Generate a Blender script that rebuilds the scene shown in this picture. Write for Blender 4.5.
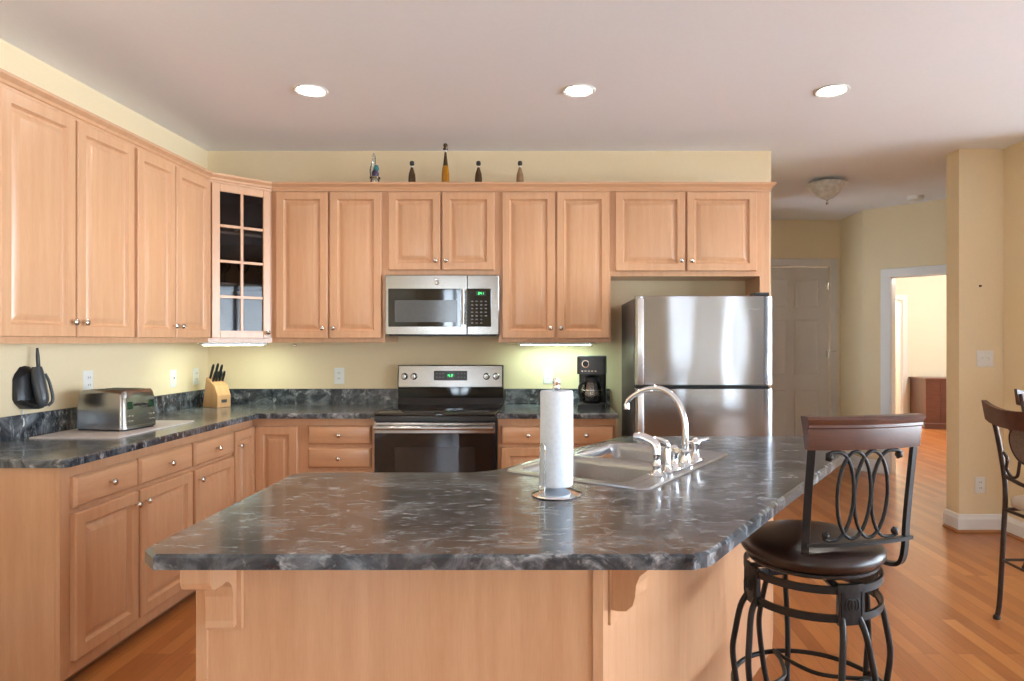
import bpy, bmesh, math, random
from mathutils import Vector, Matrix
for o in list(bpy.data.objects): bpy.data.objects.remove(o)
SC = bpy.context.scene
COL = SC.collection
PI = math.pi
# ---------------------------------------------------------------- camera
cam_d = bpy.data.cameras.new('camera'); cam = bpy.data.objects.new('camera', cam_d); COL.objects.link(cam)
cam_d.sensor_fit = 'HORIZONTAL'; cam_d.sensor_width = 36; cam_d.lens = 652/1024*36
cam_d.shift_x = -44/1024; cam_d.shift_y = 0.0; cam_d.clip_start = 0.05; cam_d.clip_end = 200
cam.location = (0, 0, 1.37); cam.rotation_euler = (PI/2, 0, 0)
SC.camera = cam
# ---------------------------------------------------------------- world and exposure
SC.view_settings.view_transform = 'Standard'; SC.view_settings.look = 'None'
SC.view_settings.gamma = 1; SC.view_settings.use_curve_mapping = False
SC.view_settings.exposure = 1.3
W = bpy.data.worlds.new('world'); SC.world = W; W.use_nodes = True
wn = W.node_tree.nodes; wl = W.node_tree.links; wn.clear()
wo = wn.new('ShaderNodeOutputWorld'); wb = wn.new('ShaderNodeBackground'); tc = wn.new('ShaderNodeTexCoord')
sp = wn.new('ShaderNodeSeparateXYZ'); rp = wn.new('ShaderNodeValToRGB')
wl.new(tc.outputs['Generated'], sp.inputs[0]); wl.new(sp.outputs['Z'], rp.inputs[0])
e = rp.color_ramp.elements; e[0].position = 0.0; e[0].color = (1.15, 1.28, 1.46, 1); e[1].position = .10; e[1].color = (.60, .70, .86, 1)
wl.new(rp.outputs[0], wb.inputs[0]); wb.inputs[1].default_value = 9.0; wl.new(wb.outputs[0], wo.inputs[0])
def portal(name, loc, rot, sx, sy):
    d = bpy.data.lights.new(name, 'AREA'); d.shape = 'RECTANGLE'; d.size = sx; d.size_y = sy
    d.cycles.is_portal = True
    o = bpy.data.objects.new(name, d); COL.objects.link(o); o.location = loc; o.rotation_euler = rot
# openings of unseen windows added to let daylight in: (wall, centre, width, z0, z1)
REAR_Y, RIGHT_X = -3.2, 4.9
REAR_WIN = [(-1.85, .5), (1.75, .3), (3.55, .4)]
RIGHT_WIN = [(-1.75, 2.2), (0.75, 2.2), (3.05, 1.9)]
WZ0, WZ1 = 0.35, 2.35
ADDED_HALL_WIN = [(6.4, .3)]  # hidden window added in the hall wall to brighten the hallway
for cx, w in REAR_WIN: portal('sky_portal', (cx, REAR_Y-.1, (WZ0+WZ1)/2), (PI/2, 0, 0), w, WZ1-WZ0)
for cy, w in RIGHT_WIN: portal('sky_portal', (RIGHT_X+.1, cy, (WZ0+WZ1)/2), (PI/2, 0, PI/2), w, WZ1-WZ0)

portal('sky_portal', (1.35, 6.4, (WZ0+WZ1)/2), (PI/2, 0, -PI/2), .3, WZ1-WZ0)
# ---------------------------------------------------------------- materials
def newmat(name):
    m = bpy.data.materials.new(name); m.use_nodes = True
    return m, m.node_tree.nodes, m.node_tree.links, m.node_tree.nodes['Principled BSDF']
def noise_in(n, l, scale, vec_scale=(1, 1, 1), detail=3, rough=.5, dist=0, coord='Object'):
    t = n.new('ShaderNodeTexCoord'); mp = n.new('ShaderNodeMapping'); mp.inputs['Scale'].default_value = vec_scale
    ns = n.new('ShaderNodeTexNoise'); ns.inputs['Scale'].default_value = scale; ns.inputs['Detail'].default_value = detail
    ns.inputs['Roughness'].default_value = rough; ns.inputs['Distortion'].default_value = dist
    l.new(t.outputs[coord], mp.inputs[0]); l.new(mp.outputs[0], ns.inputs['Vector'])
    return ns
def ramp(n, l, src, stops):
    r = n.new('ShaderNodeValToRGB'); el = r.color_ramp.elements
    while len(el) < len(stops): el.new(.5)
    for i, (p, c) in enumerate(stops): el[i].position = p; el[i].color = (*c, 1) if len(c) == 3 else c
    l.new(src, r.inputs[0]); return r
def plain(name, col, rough=.5, metal=0, nscale=40, namt=.06, bump=0, **kw):
    m, n, l, b = newmat(name)
    ns = noise_in(n, l, nscale)
    lo = tuple(c*(1-namt) for c in col); hi = tuple(min(1, c*(1+namt)) for c in col)
    r = ramp(n, l, ns.outputs[0], [(.3, lo), (.7, hi)]); l.new(r.outputs[0], b.inputs['Base Color'])
    b.inputs['Roughness'].default_value = rough; b.inputs['Metallic'].default_value = metal
    for k, v in kw.items(): b.inputs[k.replace('_', ' ')].default_value = v
    if bump:
        bp = n.new('ShaderNodeBump'); bp.inputs['Strength'].default_value = bump; bp.inputs['Distance'].default_value = .002
        l.new(ns.outputs[0], bp.inputs['Height']); l.new(bp.outputs[0], b.inputs['Normal'])
    return m
def wood(name, c1, c2, axis, rough=.32, coat=.25, fine=1.0):
    m, n, l, b = newmat(name)
    vs = {'z': (14, 14, .9), 'x': (.9, 14, 14), 'y': (14, .9, 14)}[axis]
    a = noise_in(n, l, 2.2*fine, vs, 4, .55, .4)
    vs2 = tuple(v*4 for v in vs); c = noise_in(n, l, 5*fine, vs2, 2)
    mx = n.new('ShaderNodeMix'); mx.data_type = 'FLOAT'; mx.inputs[0].default_value = .35
    l.new(a.outputs[0], mx.inputs[2]); l.new(c.outputs[0], mx.inputs[3])
    r = ramp(n, l, mx.outputs[0], [(.3, c1), (.68, c2)]); l.new(r.outputs[0], b.inputs['Base Color'])
    b.inputs['Roughness'].default_value = rough; b.inputs['Coat Weight'].default_value = coat; b.inputs['Coat Roughness'].default_value = .2
    return m
MAP1, MAP2 = (.575, .305, .160), (.66, .378, .212)
M = {}
M['maple'] = wood('maple_vertical', MAP1, MAP2, 'z')
M['maple_h'] = wood('maple_horizontal', MAP1, MAP2, 'x')
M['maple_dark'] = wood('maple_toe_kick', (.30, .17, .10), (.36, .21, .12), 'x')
M['walnut'] = wood('dark_stained_wood', (.055, .018, .010), (.12, .043, .022), 'x', .36, .2)
M['dresser'] = wood('cherry_brown_wood', (.075, .022, .014), (.13, .045, .028), 'x', .35, .3)
M['block'] = wood('knife_block_wood', (.50, .26, .11), (.62, .36, .17), 'z', .4, .1)
def floor_mat():
    m, n, l, b = newmat('oak_strip_floor')
    t = n.new('ShaderNodeTexCoord'); mp = n.new('ShaderNodeMapping'); mp.inputs['Rotation'].default_value = (0, 0, PI/2)
    br = n.new('ShaderNodeTexBrick'); l.new(t.outputs['Object'], mp.inputs[0]); l.new(mp.outputs[0], br.inputs['Vector'])
    br.inputs['Scale'].default_value = 1; br.inputs['Brick Width'].default_value = .95; br.inputs['Row Height'].default_value = .07
    br.inputs['Mortar Size'].default_value = .0012; br.inputs['Mortar Smooth'].default_value = .3; br.offset = .37; br.offset_frequency = 3
    br.inputs['Color1'].default_value = (.0, .0, .0, 1); br.inputs['Color2'].default_value = (1, 1, 1, 1); br.inputs['Mortar'].default_value = (.5, .5, .5, 1)
    br.inputs['Bias'].default_value = 0
    g = noise_in(n, l, 3, (26, 1.6, 1), 5, .6, .6)
    big = noise_in(n, l, 8, (1.8, .25, 1), 1)
    a1 = n.new('ShaderNodeMix'); a1.data_type = 'FLOAT'; a1.inputs[0].default_value = .42
    l.new(br.outputs['Color'], a1.inputs[2]); l.new(g.outputs[0], a1.inputs[3])
    r = ramp(n, l, a1.outputs[0], [(.1, (.28, .080, .017)), (.45, (.41, .138, .034)), (.9, (.54, .215, .062))])
    dk = n.new('ShaderNodeMix'); dk.data_type = 'RGBA'; dk.blend_type = 'MIX'
    l.new(br.outputs['Fac'], dk.inputs[0]); l.new(r.outputs[0], dk.inputs[6]); dk.inputs[7].default_value = (.22, .08, .03, 1)
    l.new(dk.outputs[2], b.inputs['Base Color'])
    b.inputs['Roughness'].default_value = .30; b.inputs['Coat Weight'].default_value = .25; b.inputs['Coat Roughness'].default_value = .16
    bp = n.new('ShaderNodeBump'); bp.inputs['Strength'].default_value = .12; bp.inputs['Distance'].default_value = .001
    l.new(g.outputs[0], bp.inputs['Height']); l.new(bp.outputs[0], b.inputs['Normal'])
    return m
M['floor'] = floor_mat()
M['wall'] = plain('warm_cream_wall_paint', (.80, .655, .425), .75, nscale=90, namt=.015, bump=.05)
M['ceiling'] = plain('white_ceiling_paint', (.90, .91, .94), .9, nscale=60, namt=.01)
M['trim'] = plain('white_trim_paint', (.80, .79, .77), .4, namt=.01)
M['door'] = plain('off_white_door_paint', (.66, .61, .55), .5, namt=.01)
def laminate():
    m, n, l, b = newmat('dark_marbled_laminate')
    a = noise_in(n, l, 7, (1, 1, 1), 6, .62, 1.2)
    base = ramp(n, l, a.outputs[0], [(.34, (.009, .013, .019)), (.5, (.042, .050, .060)), (.67, (.18, .195, .21))])
    v = noise_in(n, l, 13, (1, 2.2, 1), 5, .6, 1.0)
    vr = ramp(n, l, v.outputs[0], [(.515, (0, 0, 0)), (.67, (1, 1, 1)), (.80, (1, 1, 1))])
    v2 = noise_in(n, l, 30, (1, 2.6, 1), 3, .6, .8); gate = ramp(n, l, v2.outputs[0], [(.44, (.12, .12, .12)), (.62, (.8, .8, .8))])
    mu = n.new('ShaderNodeMix'); mu.data_type = 'RGBA'; mu.blend_type = 'MULTIPLY'; mu.inputs[0].default_value = 1
    l.new(vr.outputs[0], mu.inputs[6]); l.new(gate.outputs[0], mu.inputs[7])
    mx = n.new('ShaderNodeMix'); mx.data_type = 'RGBA'
    l.new(mu.outputs[2], mx.inputs[0]); l.new(base.outputs[0], mx.inputs[6]); mx.inputs[7].default_value = (.50, .52, .54, 1)
    l.new(mx.outputs[2], b.inputs['Base Color']); b.inputs['Roughness'].default_value = .22
    b.inputs['Specular IOR Level'].default_value = .6
    b.inputs['Coat Weight'].default_value = .35; b.inputs['Coat Roughness'].default_value = .08
    return m
M['laminate'] = laminate()
def steel(name, col, rough, wob=0.0, axis='x'):
    m, n, l, b = newmat(name)
    vs = {'x': (1, 60, 200), 'z': (200, 200, 1)}[axis]
    s = noise_in(n, l, 3, vs, 2)
    r = ramp(n, l, s.outputs[0], [(.3, tuple(c*.93 for c in col)), (.7, col)]); l.new(r.outputs[0], b.inputs['Base Color'])
    rr = ramp(n, l, s.outputs[0], [(.3, (rough*.85,)*3), (.7, (rough*1.15,)*3)]); l.new(rr.outputs[0], b.inputs['Roughness'])
    b.inputs['Metallic'].default_value = 1
    if wob:
        w = noise_in(n, l, 2.2, (1.6, 1, .5), 1); bp = n.new('ShaderNodeBump'); bp.inputs['Strength'].default_value = wob; bp.inputs['Distance'].default_value = .05
        l.new(w.outputs[0], bp.inputs['Height']); l.new(bp.outputs[0], b.inputs['Normal'])
    return m
M['steel'] = steel('brushed_stainless_steel', (.37, .355, .34), .22)
M['fridge'] = steel('refrigerator_stainless_steel', (.37, .37, .385), .19, .3)
M['sinksteel'] = steel('satin_sink_steel', (.44, .44, .46), .31)
M['chrome'] = plain('polished_chrome', (.84, .87, .91), .06, 1, namt=.01)
M['nickel'] = plain('satin_nickel', (.70, .68, .64), .18, 1, namt=.02)
M['black'] = plain('black_plastic', (.014, .014, .015), .35, namt=.1)
M['blackglass'] = plain('black_glass', (.006, .006, .007), .04, namt=.02, Specular_IOR_Level=.6)
M['window_dark'] = plain('dark_oven_window', (.030, .026, .024), .06, namt=.05)
M['micro_window'] = plain('grey_screened_window', (.085, .09, .095), .12, namt=.05)
M['greyside'] = plain('dark_grey_enamel', (.10, .10, .105), .4, namt=.05, bump=.1)
M['iron'] = plain('dark_bronze_iron', (.018, .016, .016), .38, .4, namt=.2)
M['bronze'] = plain('brown_bronze_iron', (.045, .026, .018), .4, .3, namt=.2)
M['leather'] = plain('dark_brown_leather', (.022, .010, .007), .3, nscale=120, namt=.2, bump=.25)
M['beige'] = plain('beige_seat_fabric', (.55, .44, .34), .9, nscale=200, namt=.1, bump=.3)
M['medallion'] = plain('grey_brown_cane', (.17, .13, .10), .7, nscale=160, namt=.3, bump=.3)
M['white'] = plain('white_plastic', (.80, .79, .75), .35, namt=.01)
M['slot'] = plain('socket_slots', (.12, .11, .10), .6)
M['mat_board'] = plain('pale_counter_mat', (.62, .55, .52), .3, namt=.06)
M['darkgrey'] = plain('dark_grey_plastic', (.05, .055, .06), .32, namt=.08)
def towel():
    m, n, l, b = newmat('quilted_paper')
    t = n.new('ShaderNodeTexCoord'); v = n.new('ShaderNodeTexVoronoi'); v.inputs['Scale'].default_value = 75
    l.new(t.outputs['Object'], v.inputs['Vector']); bp = n.new('ShaderNodeBump'); bp.inputs['Strength'].default_value = .35; bp.inputs['Distance'].default_value = .0015
    l.new(v.outputs['Distance'], bp.inputs['Height']); l.new(bp.outputs[0], b.inputs['Normal'])
    r = ramp(n, l, v.outputs['Distance'], [(0, (.70, .75, .83)), (1, (.78, .83, .90))]); l.new(r.outputs[0], b.inputs['Base Color'])
    b.inputs['Roughness'].default_value = .9; return m
M['paper'] = towel()
def glassy(name, tint, gloss=.12):
    m, n, l, b = newmat(name); out = n['Material Output']
    tr = n.new('ShaderNodeBsdfTransparent'); gl = n.new('ShaderNodeBsdfGlossy'); gl.inputs['Roughness'].default_value = .03
    ns = noise_in(n, l, 4); r = ramp(n, l, ns.outputs[0], [(0, tuple(c*.98 for c in tint)), (1, tint)]); l.new(r.outputs[0], tr.inputs[0])
    f = n.new('ShaderNodeFresnel'); f.inputs[0].default_value = 1.5
    ad = n.new('ShaderNodeMath'); ad.operation = 'ADD'; ad.inputs[1].default_value = gloss; l.new(f.outputs[0], ad.inputs[0])
    mx = n.new('ShaderNodeMixShader'); l.new(ad.outputs[0], mx.inputs[0]); l.new(tr.outputs[0], mx.inputs[1]); l.new(gl.outputs[0], mx.inputs[2])
    l.new(mx.outputs[0], out.inputs[0]); n.remove(b); return m
M['pane'] = glassy('clear_window_glass', (.96, .98, .97), 0)
M['cabglass'] = glassy('cabinet_glass', (.55, .55, .56), -.02)
M['clear'] = glassy('clear_glassware', (.9, .92, .93), .10)
M['bowl'] = plain('frosted_glass_shade', (.55, .53, .47), .35, nscale=25, namt=.2)
M['amber'] = plain('amber_glass', (.55, .22, .01), .1, namt=.1, Transmission_Weight=.35)
M['bottle'] = plain('dark_brown_glass', (.07, .035, .012), .1, namt=.3)
M['bottle2'] = plain('pale_brown_glass', (.30, .17, .08), .15, namt=.2)
M['teal'] = plain('teal_glaze', (.04, .16, .18), .25, nscale=14, namt=.6)
M['plum'] = plain('dark_plum_glaze', (.06, .035, .09), .3, nscale=20, namt=.5)
M['cork'] = plain('cream_label', (.72, .68, .60), .6)
def emit(name, col, s):
    m, n, l, b = newmat(name); b.inputs['Base Color'].default_value = (*col, 1)
    b.inputs['Emission Color'].default_value = (*col, 1); b.inputs['Emission Strength'].default_value = s; return m
M['lamp'] = emit('recessed_lamp_glow', (1, .95, .88), 14)
M['ucl'] = emit('under_cabinet_lamp_glow', (.86, 1, .80), 17)
M['ucl2'] = emit('cool_under_cabinet_lamp_glow', (.70, 1, .85), 15)
M['green'] = emit('green_display_digits', (.05, .9, .2), .9)
M['display'] = plain('display_window', (.010, .035, .014), .15)
M['button'] = plain('keypad_legend', (.16, .17, .18), .5)

# ---------------------------------------------------------------- mesh helpers
def new(): return bmesh.new()
def mesh_obj(name, bm, mat, parent=None, smooth=None, label=None):
    bmesh.ops.recalc_face_normals(bm, faces=bm.faces[:])
    me = bpy.data.meshes.new(name); bm.to_mesh(me); bm.free()
    me.materials.append(mat)
    if smooth is not None:
        for p in me.polygons: p.use_smooth = True
        try: me.set_sharp_from_angle(angle=math.radians(smooth))
        except Exception: pass
    o = bpy.data.objects.new(name, me); COL.objects.link(o)
    if parent: o.parent = parent
    if label: o['label'] = label
    return o
def tag(o, label, cat, group=None, kind=None):
    o['label'] = label; o['category'] = cat
    if group: o['group'] = group
    if kind: o['kind'] = kind
    return o
def thing(name, label, cat, loc=(0, 0, 0), rz=0, group=None):
    o = bpy.data.objects.new(name, None); COL.objects.link(o); o.empty_display_size = .05
    o.location = loc; o.rotation_euler = (0, 0, rz); return tag(o, label, cat, group)
def struct(o, label=None, cat=None):
    o['kind'] = 'structure'
    if label: o['label'] = label
    if cat: o['category'] = cat
    return o
def box(bm, x0, x1, y0, y1, z0, z1, bev=0, seg=1, mtx=None):
    r = bmesh.ops.create_cube(bm, size=1); vs = r['verts']
    for v in vs:
        v.co = Vector(((x0+x1)/2+v.co.x*(x1-x0), (y0+y1)/2+v.co.y*(y1-y0), (z0+z1)/2+v.co.z*(z1-z0)))
    if bev:
        es = list({e for v in vs for e in v.link_edges})
        r2 = bmesh.ops.bevel(bm, geom=es, offset=bev, segments=seg, profile=.5, affect='EDGES'); 
        vs = list({v for f in r2['faces'] for v in f.verts} | {v for v in vs if v.is_valid})
    if mtx: bmesh.ops.transform(bm, matrix=mtx, verts=vs)
    return vs
def poly_offset(P, d, closed=True):
    """offset to the left of travel by d (inwards for a CCW polygon)"""
    n = len(P); out = []
    for i in range(n):
        a = Vector(P[i-1]) if (closed or i > 0) else None; b = Vector(P[i]); c = Vector(P[(i+1) % n]) if (closed or i < n-1) else None
        d1 = (b-a).normalized() if a is not None else None; d2 = (c-b).normalized() if c is not None else None
        if d1 is None: d1 = d2
        if d2 is None: d2 = d1
        n1 = Vector((-d1.y, d1.x)); n2 = Vector((-d2.y, d2.x)); m = n1+n2
        m = m/max(1e-6, m.dot(n1)); out.append(tuple(b+m*d))
    return out
def loops(bm, rings, cap0=True, cap1=True):
    R = [[bm.verts.new(p) for p in r] for r in rings]
    n = len(R[0])
    for a, b in zip(R, R[1:]):
        for i in range(n): bm.faces.new((a[i], a[(i+1) % n], b[(i+1) % n], b[i]))
    if cap0: bm.faces.new(R[0])
    if cap1: bm.faces.new(R[-1])
    return R
def fill_holes(bm, loops_):
    es = []
    for lp in loops_:
        for i in range(len(lp)):
            ed = bm.edges.get((lp[i], lp[(i+1) % len(lp)])) or bm.edges.new((lp[i], lp[(i+1) % len(lp)])); es.append(ed)
    bmesh.ops.triangle_fill(bm, use_beauty=True, use_dissolve=False, edges=es)
def slab(bm, P, z0, z1, c=0, holes=()):
    """P counter-clockwise; chamfered top edge"""
    Q = poly_offset(P, c) if c else P
    rings = [[(x, y, z0) for x, y in P], [(x, y, z1-c) for x, y in P]]
    if c: rings.append([(x, y, z1) for x, y in Q])
    if not holes:
        loops(bm, rings); return
    R = loops(bm, rings, False, False); top = [R[-1]]; bot = [R[0]]
    for H in holes:
        hr = loops(bm, [[(x, y, z0) for x, y in H], [(x, y, z1) for x, y in H]], False, False)
        top.append(hr[1]); bot.append(hr[0])
    fill_holes(bm, top); fill_holes(bm, bot)
def panel(bm, x0, x1, z0, z1, prof, cap=True):
    """concentric rectangle loft facing -y; prof = [(inset, y)]"""
    rings = []
    for ins, y in prof: rings.append([(x0+ins, y, z0+ins), (x1-ins, y, z0+ins), (x1-ins, y, z1-ins), (x0+ins, y, z1-ins)])
    loops(bm, rings, True, cap)
def catmull(P, k=8, closed=False):
    P = [Vector(p) for p in P]; n = len(P); out = []
    rng = range(n) if closed else range(n-1)
    for i in rng:
        p0 = P[i-1] if (closed or i > 0) else P[0]*2-P[1]; p1 = P[i]; p2 = P[(i+1) % n]
        p3 = P[(i+2) % n] if (closed or i < n-2) else P[-1]*2-P[-2]
        for j in range(k):
            t = j/k
            out.append(.5*((2*p1)+(p2-p0)*t+(2*p0-5*p1+4*p2-p3)*t*t+(3*p1-p0-3*p2+p3)*t**3))
    if not closed: out.append(P[-1])
    return out
def tube(bm, pts, r, seg=10, closed=False, flat=None):
    """r float or list; flat=(a,b) gives a rectangular bar section"""
    pts = [Vector(p) for p in pts]; n = len(pts); up = None; rings = []
    for i, p in enumerate(pts):
        a = pts[i-1] if (closed or i > 0) else p; b = pts[(i+1) % n] if (closed or i < n-1) else p
        t = (b-a).normalized()
        if up is None:
            up = Vector((0, 0, 1)) if abs(t.z) < .9 else Vector((1, 0, 0))
        up = (up-t*up.dot(t)).normalized(); s = t.cross(up)
        rr = r[i] if isinstance(r, (list, tuple)) else r
        if flat: q = [(flat[0], flat[1]), (-flat[0], flat[1]), (-flat[0], -flat[1]), (flat[0], -flat[1])]; rings.append([p+s*u+up*v for u, v in q])
        else: rings.append([p+(s*math.cos(2*PI*k/seg)+up*math.sin(2*PI*k/seg))*rr for k in range(seg)])
    if closed:
        R = [[bm.verts.new(q) for q in g] for g in rings]; m = len(R[0])
        for i in range(n):
            A, B = R[i], R[(i+1) % n]
            for k in range(m): bm.faces.new((A[k], A[(k+1) % m], B[(k+1) % m], B[k]))
    else: loops(bm, rings)
def lathe(bm, prof, c=(0, 0, 0), seg=24, mtx=None):
    vs = []; R = []
    for r, z in prof: R.append([bm.verts.new((c[0]+max(r, 1e-4)*math.cos(2*PI*k/seg), c[1]+max(r, 1e-4)*math.sin(2*PI*k/seg), c[2]+z)) for k in range(seg)])
    for a, b in zip(R, R[1:]):
        for k in range(seg): bm.faces.new((a[k], a[(k+1) % seg], b[(k+1) % seg], b[k]))
    bm.faces.new(R[0]); bm.faces.new(R[-1])
    if mtx: bmesh.ops.transform(bm, matrix=mtx, verts=[v for r in R for v in r])
def rrect(x0, x1, y0, y1, r, k=5):
    out = []
    for cx, cy, a0 in ((x1-r, y0+r, -PI/2), (x1-r, y1-r, 0), (x0+r, y1-r, PI/2), (x0+r, y0+r, PI)):
        for j in range(k+1):
            a = a0+PI/2*j/k; out.append((cx+r*math.cos(a), cy+r*math.sin(a)))
    return out
FRONT = Matrix.Rotation(PI/2, 4, 'X')          # +z axis -> -y
def at_front(x, y, z): return Matrix.Translation((x, y, z)) @ FRONT
def copy_tree(o, parent=None):
    c = o.copy(); COL.objects.link(c); c.parent = parent
    for ch in [q for q in list(bpy.data.objects) if q.parent == o]: copy_tree(ch, c)
    return c

# ---------------------------------------------------------------- room shell
H = 2.74
FPOLY = [(-2.7, -3.4), (8.3, -3.4), (8.3, 13.2), (1.435, 13.2), (1.435, 4.834), (-2.7, 4.834)]
b = new(); slab(b, FPOLY, -.1, 0); struct(mesh_obj('floor', b, M['floor']))
b = new(); slab(b, FPOLY, H, H+.1); struct(mesh_obj('ceiling', b, M['ceiling']))
b = new(); box(b, -2.64, -2.52, -3.4, 4.714, 0, H); struct(mesh_obj('wall_left', b, M['wall']))
b = new(); box(b, -2.64, 1.555, 4.714, 4.834, 0, H); struct(mesh_obj('wall_back', b, M['wall']))

def holed_wall(name, along, fixed0, fixed1, a0, a1, wins, z0, z1):
    b = new()
    def bx(p, q, s, t):
        if q-p < 1e-4 or t-s < 1e-4: return
        if along == 'x': box(b, p, q, fixed0, fixed1, s, t)
        else: box(b, fixed0, fixed1, p, q, s, t)
    cur = a0
    for c, w in sorted(wins):
        bx(cur, c-w/2, 0, H); bx(c-w/2, c+w/2, 0, z0); bx(c-w/2, c+w/2, z1, H); cur = c+w/2
    bx(cur, a1, 0, H)
    return struct(mesh_obj(name, b, M['wall']))
holed_wall('wall_rear', 'x', REAR_Y-.14, REAR_Y, -2.52, 5.04, REAR_WIN, WZ0, WZ1)
holed_wall('wall_right', 'y', RIGHT_X, RIGHT_X+.14, REAR_Y, 4.25, RIGHT_WIN, WZ0, WZ1)
holed_wall('wall_hall_left', 'y', 1.435, 1.555, 4.834, 7.41, ADDED_HALL_WIN, WZ0, WZ1)
wi = 1
for al, wins in (('x', REAR_WIN), ('y', RIGHT_WIN), ('h', ADDED_HALL_WIN)):
    for c, w in wins:
        root = thing('window_%d' % wi, 'white framed window added out of view to let in daylight', 'window', (c, REAR_Y-.07, WZ0) if al == 'x' else (RIGHT_X+.07 if al == 'y' else 1.495, c, WZ0), 0 if al == 'x' else PI/2)
        struct(root); hh = WZ1-WZ0; wi += 1
        b = new()
        for q in (box(b, -w/2, -w/2+.05, -.05, .05, 0, hh), box(b, w/2-.05, w/2, -.05, .05, 0, hh), box(b, -w/2+.05, w/2-.05, -.05, .05, 0, .05), box(b, -w/2+.05, w/2-.05, -.05, .05, hh-.05, hh),
                  box(b, -.03, .03, -.03, .03, .05, hh-.05), box(b, -w/2+.05, w/2-.05, -.03, .03, hh*.5-.02, hh*.5+.02)): pass
        mesh_obj('window_frame', b, M['trim'], root)
        b = new(); box(b, -w/2+.05, w/2-.05, -.003, .003, .05, hh-.05); mesh_obj('window_pane', b, M['pane'], root)
def prismwall(name, P, z0=0, z1=H, mat='wall'):
    b = new(); slab(b, P, z0, z1); return struct(mesh_obj(name, b, M[mat]))
prismwall('wall_dining', [(2.88, 4.66), (3.2, 4.66), (3.2, 4.25), (5.04, 4.25), (5.04, 4.81), (2.88, 4.81)])
# hall: door wall, short wall and the angled wall with a doorway
DX0, DX1, DZ = 2.25, 3.11, 2.21
b = new(); box(b, 1.435, DX0, 7.41, 7.53, 0, H); box(b, DX1, 3.23, 7.41, 7.53, 0, H); box(b, DX0, DX1, 7.41, 7.53, DZ, H)
struct(mesh_obj('wall_hall_end', b, M['wall']))
AN = Vector((1, -1.036)).normalized(); AO = Vector((3.23, 6.87)); AR = math.atan2(AN.y, AN.x)
def aw(s, d=0):            # point on the angled wall: s along, d towards the room behind
    p = AO+AN*s+Vector((-AN.y, AN.x))*d; return (p.x, p.y)
prismwall('wall_hall_right', [(3.23, 6.87), aw(.05), aw(.05, .12), (3.33, 7.0), (3.33, 7.53), (3.23, 7.53)])
L_ = (5.04-3.23)*1.44; s0, s1 = .272, 1.12
b = new(); slab(b, [aw(.05), aw(s0), aw(s0, .12), aw(.05, .12)], 0, H); slab(b, [aw(s1), aw(L_), aw(L_, .12), aw(s1, .12)], 0, H); slab(b, [aw(s0), aw(s1), aw(s1, .12), aw(s0, .12)], 2.03, H)
struct(mesh_obj('wall_hall_angled', b, M['wall']))
# doorway casing
root = thing('trim_1', 'white casing of the open bedroom doorway', 'door casing'); struct(root)
b = new(); slab(b, [aw(s0-.085, -.018), aw(s0+.012, -.018), aw(s0+.012, .0), aw(s0-.085, .0)], 0, 2.105, .004)
slab(b, [aw(s1-.012, -.018), aw(s1+.085, -.018), aw(s1+.085, .0), aw(s1-.012, .0)], 0, 2.105, .004)
slab(b, [aw(s0+.012, -.018), aw(s1-.012, -.018), aw(s1-.012, .0), aw(s0+.012, .0)], 2.018, 2.105, .004)
mesh_obj('casing', b, M['trim'], root)
b = new(); slab(b, [aw(s0, 0), aw(s0+.015, 0), aw(s0+.015, .12), aw(s0, .12)], 0, 2.03); slab(b, [aw(s1-.015, 0), aw(s1, 0), aw(s1, .12), aw(s1-.015, .12)], 0, 2.03)
slab(b, [aw(s0+.015, 0), aw(s1-.015, 0), aw(s1-.015, .12), aw(s0+.015, .12)], 2.015, 2.03); mesh_obj('jamb', b, M['trim'], root)
# bedroom
b = new(); box(b, 3.21, 3.33, 7.53, 10.6, 0, H); struct(mesh_obj('wall_bedroom_left', b, M['wall']))
b = new(); box(b, 3.21, 4.85, 10.6, 10.72, 0, H); box(b, 5.625, 8.2, 10.6, 10.72, 0, H); box(b, 4.85, 5.625, 10.6, 10.72, 2.03, H)
M['bedwall'] = plain('pale_cream_wall_paint', (.72, .68, .56), .75, nscale=90, namt=.015)
struct(mesh_obj('wall_bedroom_back', b, M['bedwall']))
b = new(); box(b, 8.1, 8.2, 4.81, 10.6, 0, H); struct(mesh_obj('wall_bedroom_right', b, M['bedwall']))
b = new(); box(b, 5.04, 8.1, 4.69, 4.81, 0, H); struct(mesh_obj('wall_bedroom_front', b, M['bedwall']))
b = new(); box(b, 4.3, 6.2, 12.9, 13.0, 0, H); box(b, 4.2, 4.3, 10.72, 13, 0, H); box(b, 6.2, 6.3, 10.72, 13, 0, H); struct(mesh_obj('wall_bathroom', b, M['bedwall']))
root = thing('trim_2', 'white casing of the far bright doorway', 'door casing'); struct(root)
b = new(); box(b, 5.625, 5.71, 10.582, 10.6, 0, 2.11, .004); box(b, 4.765, 4.85, 10.582, 10.6, 0, 2.11, .004); box(b, 4.85, 5.625, 10.582, 10.6, 2.03, 2.11, .004); mesh_obj('casing', b, M['trim'], root)
b = new(); box(b, 5.60, 5.625, 10.6, 10.72, 0, 2.03); mesh_obj('jamb', b, M['trim'], root)
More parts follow.
